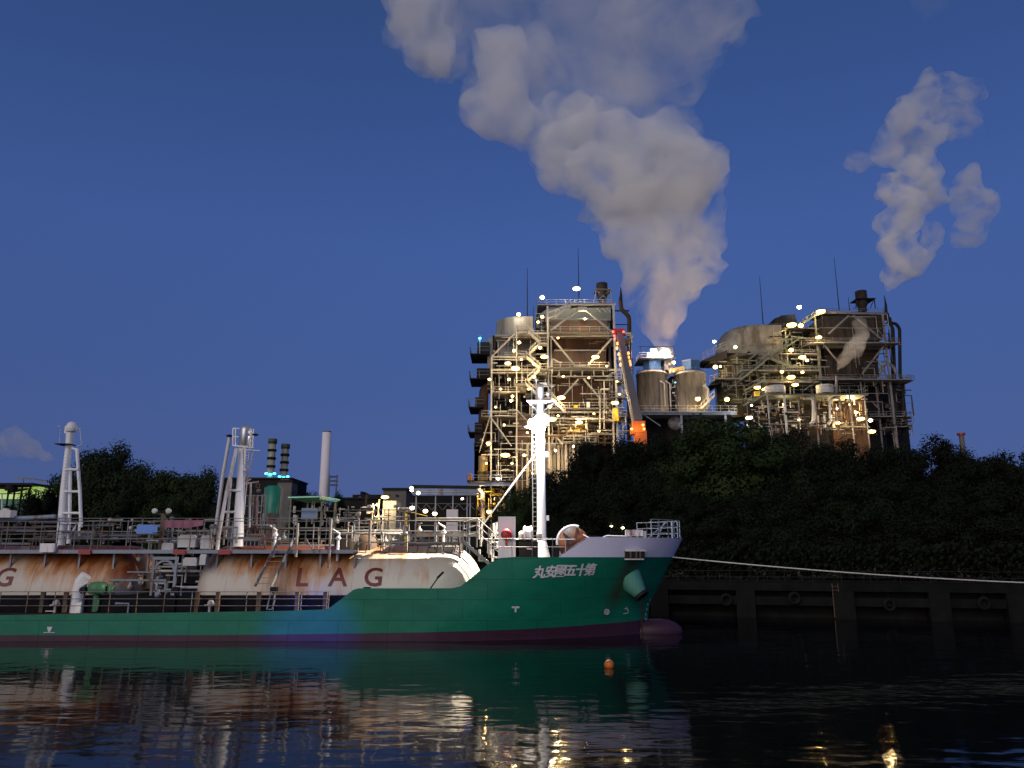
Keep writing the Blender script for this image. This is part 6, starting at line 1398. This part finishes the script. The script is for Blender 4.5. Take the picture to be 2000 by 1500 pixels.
def plume(puffs, D, mat, lab=None, parent=None, vox=1.2, amp=2.0, seed=1, nscale=.16, dfun=None, name='steam_plume'):
    """steam: spheres merged into one skin, then torn by layered turbulence; its inside is a noisy volume"""
    rr = random.Random(seed); m = MB(); base = None
    for px, py, r_ in puffs:
        R_ = 1.1 * r_ * D / F / den(py); c_ = P(px, py, D); m.ball(c_, R_, 8)
        for k in range(7):
            u = Vector((rr.gauss(0, 1), rr.gauss(0, 1), rr.gauss(0, 1))).normalized(); q_ = rr.uniform(.25, .55); m.ball(c_ + u * R_ * rr.uniform(.65, 1.0), R_ * q_, 6)
        if base is None or c_.z < base.z: base = c_
    o = m.build('tmp', mat, None, base); og = ORG[o]
    md = o.modifiers.new('r', 'REMESH'); md.mode = 'VOXEL'; md.voxel_size = vox
    dg = bpy.context.evaluated_depsgraph_get(); dg.update(); me = bpy.data.meshes.new_from_object(o.evaluated_get(dg)); bpy.data.objects.remove(o)
    bm = bmesh.new(); bm.from_mesh(me)
    bmesh.ops.smooth_vert(bm, verts=bm.verts, factor=.5, use_axis_x=True, use_axis_y=True, use_axis_z=True)
    so_ = Vector((seed * 7.3, 0, 0))
    for v in bm.verts:
        h_ = min(1.0, max(.06, (v.co.z + .5) / 30)); p = v.co + og
        d = vnoise(p * nscale * .4 + so_) * 2.2 + vnoise(p * nscale + so_) * 1.5 + vnoise(p * nscale * 2.3 + so_) * .8 + vnoise(p * nscale * 5.1 + so_) * .38
        v.co += d * amp * h_
    bm.to_mesh(me); bm.free()
    o = bpy.data.objects.new('tmp', me); C.objects.link(o)      # the torn skin folds over itself: merge it once more
    md = o.modifiers.new('r', 'REMESH'); md.mode = 'VOXEL'; md.voxel_size = vox * .8
    dg = bpy.context.evaluated_depsgraph_get(); dg.update(); me = bpy.data.meshes.new_from_object(o.evaluated_get(dg)); bpy.data.objects.remove(o)
    me.materials.clear(); me.materials.append(mat)
    o = bpy.data.objects.new(name, me); C.objects.link(o); ORG[o] = og
    if parent is not None: o.parent = parent; o.location = og - ORG[parent]
    else: o.location = og; tag(o, lab, 'steam')
    return o
DP = 182
dense = [(1232, 548, 32), (1245, 580, 30), (1268, 612, 28), (1276, 640, 20), (1297, 672, 17), (1296, 655, 24), (1290, 625, 34), (1330, 612, 18), (1285, 585, 48), (1280, 545, 56), (1320, 530, 58), (1372, 518, 32), (1240, 515, 38), (1265, 480, 62), (1330, 480, 58), (1370, 480, 25), (1200, 465, 42), (1235, 420, 68), (1320, 420, 74), (1345, 390, 55), (1190, 400, 42), (1200, 370, 60), (1335, 345, 66), (1250, 350, 75), (1150, 340, 50), (1095, 325, 52), (1070, 280, 42), (1130, 275, 60), (1200, 285, 65), (1290, 300, 68), (1330, 300, 50)]
mid = [(960, 220, 48), (985, 170, 50), (995, 115, 45), (935, 195, 38), (1060, 230, 50), (1150, 215, 65), (1235, 225, 70), (1300, 220, 55), (1100, 190, 50), (1320, 160, 50), (1240, 160, 70)]
mid += [(1090, 205, 55), (1040, 130, 60), (1180, 140, 60), (1130, 160, 50), (1250, 90, 70), (1300, 130, 60), (1370, 90, 50), (1410, 30, 45), (1200, 120, 60), (850, 60, 50), (870, 130, 42), (820, 10, 50)]
thin = [(815, 45, 60), (870, 80, 55), (860, 10, 75), (950, 60, 75), (1020, 80, 85), (1100, 90, 100), (1210, 110, 100), (1310, 70, 90), (1370, 30, 75), (1400, -20, 80), (1250, 10, 110), (1120, 0, 110), (1000, -10, 90), (860, -60, 90), (1130, -70, 110), (1320, -80, 110), (1000, 150, 50), (1180, 170, 80)]
upper = [p for p in dense if p[1] < 352]; dense = [p for p in dense if p[1] > 335]
mid += [(p[0], p[1] - 30, p[2] * .9) for p in upper[2:] if p[1] < 310]
pl = plume(dense, DP, steam_mat('steam_dense', 0.17, 3, .11, .36, .64), 'huge pale steam plume rising from the silos and spreading at the top of the view', None, 1.0, 2.6, 3, .13)
plume(upper, DP, steam_mat('steam_upper', 0.16, 4, .09, .35, .62), None, pl, 1.1, 3.0, 4, .12, name='steam_billow')
plume([(1072, 290, 40), (1040, 262, 40), (960, 222, 50), (930, 205, 36), (985, 175, 48), (1000, 120, 44), (985, 90, 36), (1010, 235, 42), (1120, 235, 50), (870, 100, 44), (815, 55, 46), (800, 10, 50), (860, 20, 50)], DP, steam_mat('steam_left_billow', 0.15, 6, .08, .34, .60), None, pl, 1.1, 2.6, 6, .12, name='steam_billow')
plume(mid, DP, steam_mat('steam_middle', 0.075, 5, .07, .38, .68), None, pl, 1.2, 3.2, 5, .11, name='steam_billow')
plume(thin, DP, steam_mat('steam_thin', 0.034, 8, .035, .38, .66), None, pl, 1.8, 4.5, 8, .07, name='steam_veil')
rp1 = [(1731, 572, 4), (1736, 560, 9), (1745, 540, 18), (1760, 520, 26), (1785, 505, 24), (1808, 495, 16), (1822, 472, 16), (1826, 455, 14), (1740, 490, 24), (1750, 455, 26), (1732, 440, 20), (1765, 425, 28), (1790, 395, 30), (1742, 385, 26), (1815, 375, 26), (1790, 340, 28), (1805, 350, 28)]
rp2 = [(1780, 305, 32), (1735, 300, 24), (1700, 308, 16), (1678, 302, 14), (1750, 262, 36), (1795, 262, 40), (1840, 245, 30), (1880, 240, 24), (1800, 205, 38), (1855, 195, 30), (1876, 170, 18), (1895, 255, 14), (1890, 355, 17), (1880, 388, 18), (1900, 400, 24), (1926, 398, 18), (1905, 425, 20), (1882, 458, 18), (1902, 458, 18), (1872, 440, 10)]
rp1 = [(a, b, c * 1.14) for a, b, c in rp1]; rp2 = [(a, b, c * (1.4 if b > 350 else 1.16)) for a, b, c in rp2]
p2_ = plume(rp1, 194, steam_mat('steam_right', 0.30, 12, .18, .34, .62), 'narrow steam plume rising from the pointed pipe of the right boiler plant', None, .8, 1.6, 12, .22)
plume(rp2, 194, steam_mat('steam_right_thin', 0.19, 14, .14, .38, .66), None, p2_, .9, 2.2, 14, .19, name='steam_billow')
plume([(1820, 12, 22), (1800, 0, 20), (1835, 5, 18)], 194, steam_mat('steam_wisp', 0.012, 15, .1, .38, .6), None, p2_, 1.0, 1.8, 15, .18, name='steam_wisp')
plume([(1636, 724, 4), (1642, 712, 8), (1650, 700, 12), (1662, 685, 15), (1676, 672, 16), (1684, 655, 14), (1680, 640, 12), (1676, 628, 10)], 172, steam_mat('steam_vent', 0.16, 17, .16, .34, .58), 'small steam puff drifting across the front of the right boiler plant', None, .45, .7, 17, .4)
plume([(-60, 870, 36), (-10, 872, 28), (30, 868, 26), (60, 880, 18), (90, 893, 12), (115, 900, 7), (20, 850, 22)], 290, steam_mat('steam_left', 0.20, 19, .05, .34, .62), 'thin pale steam drifting at the far left behind the left vent mast', None, 1.4, 2.2, 19, .1)
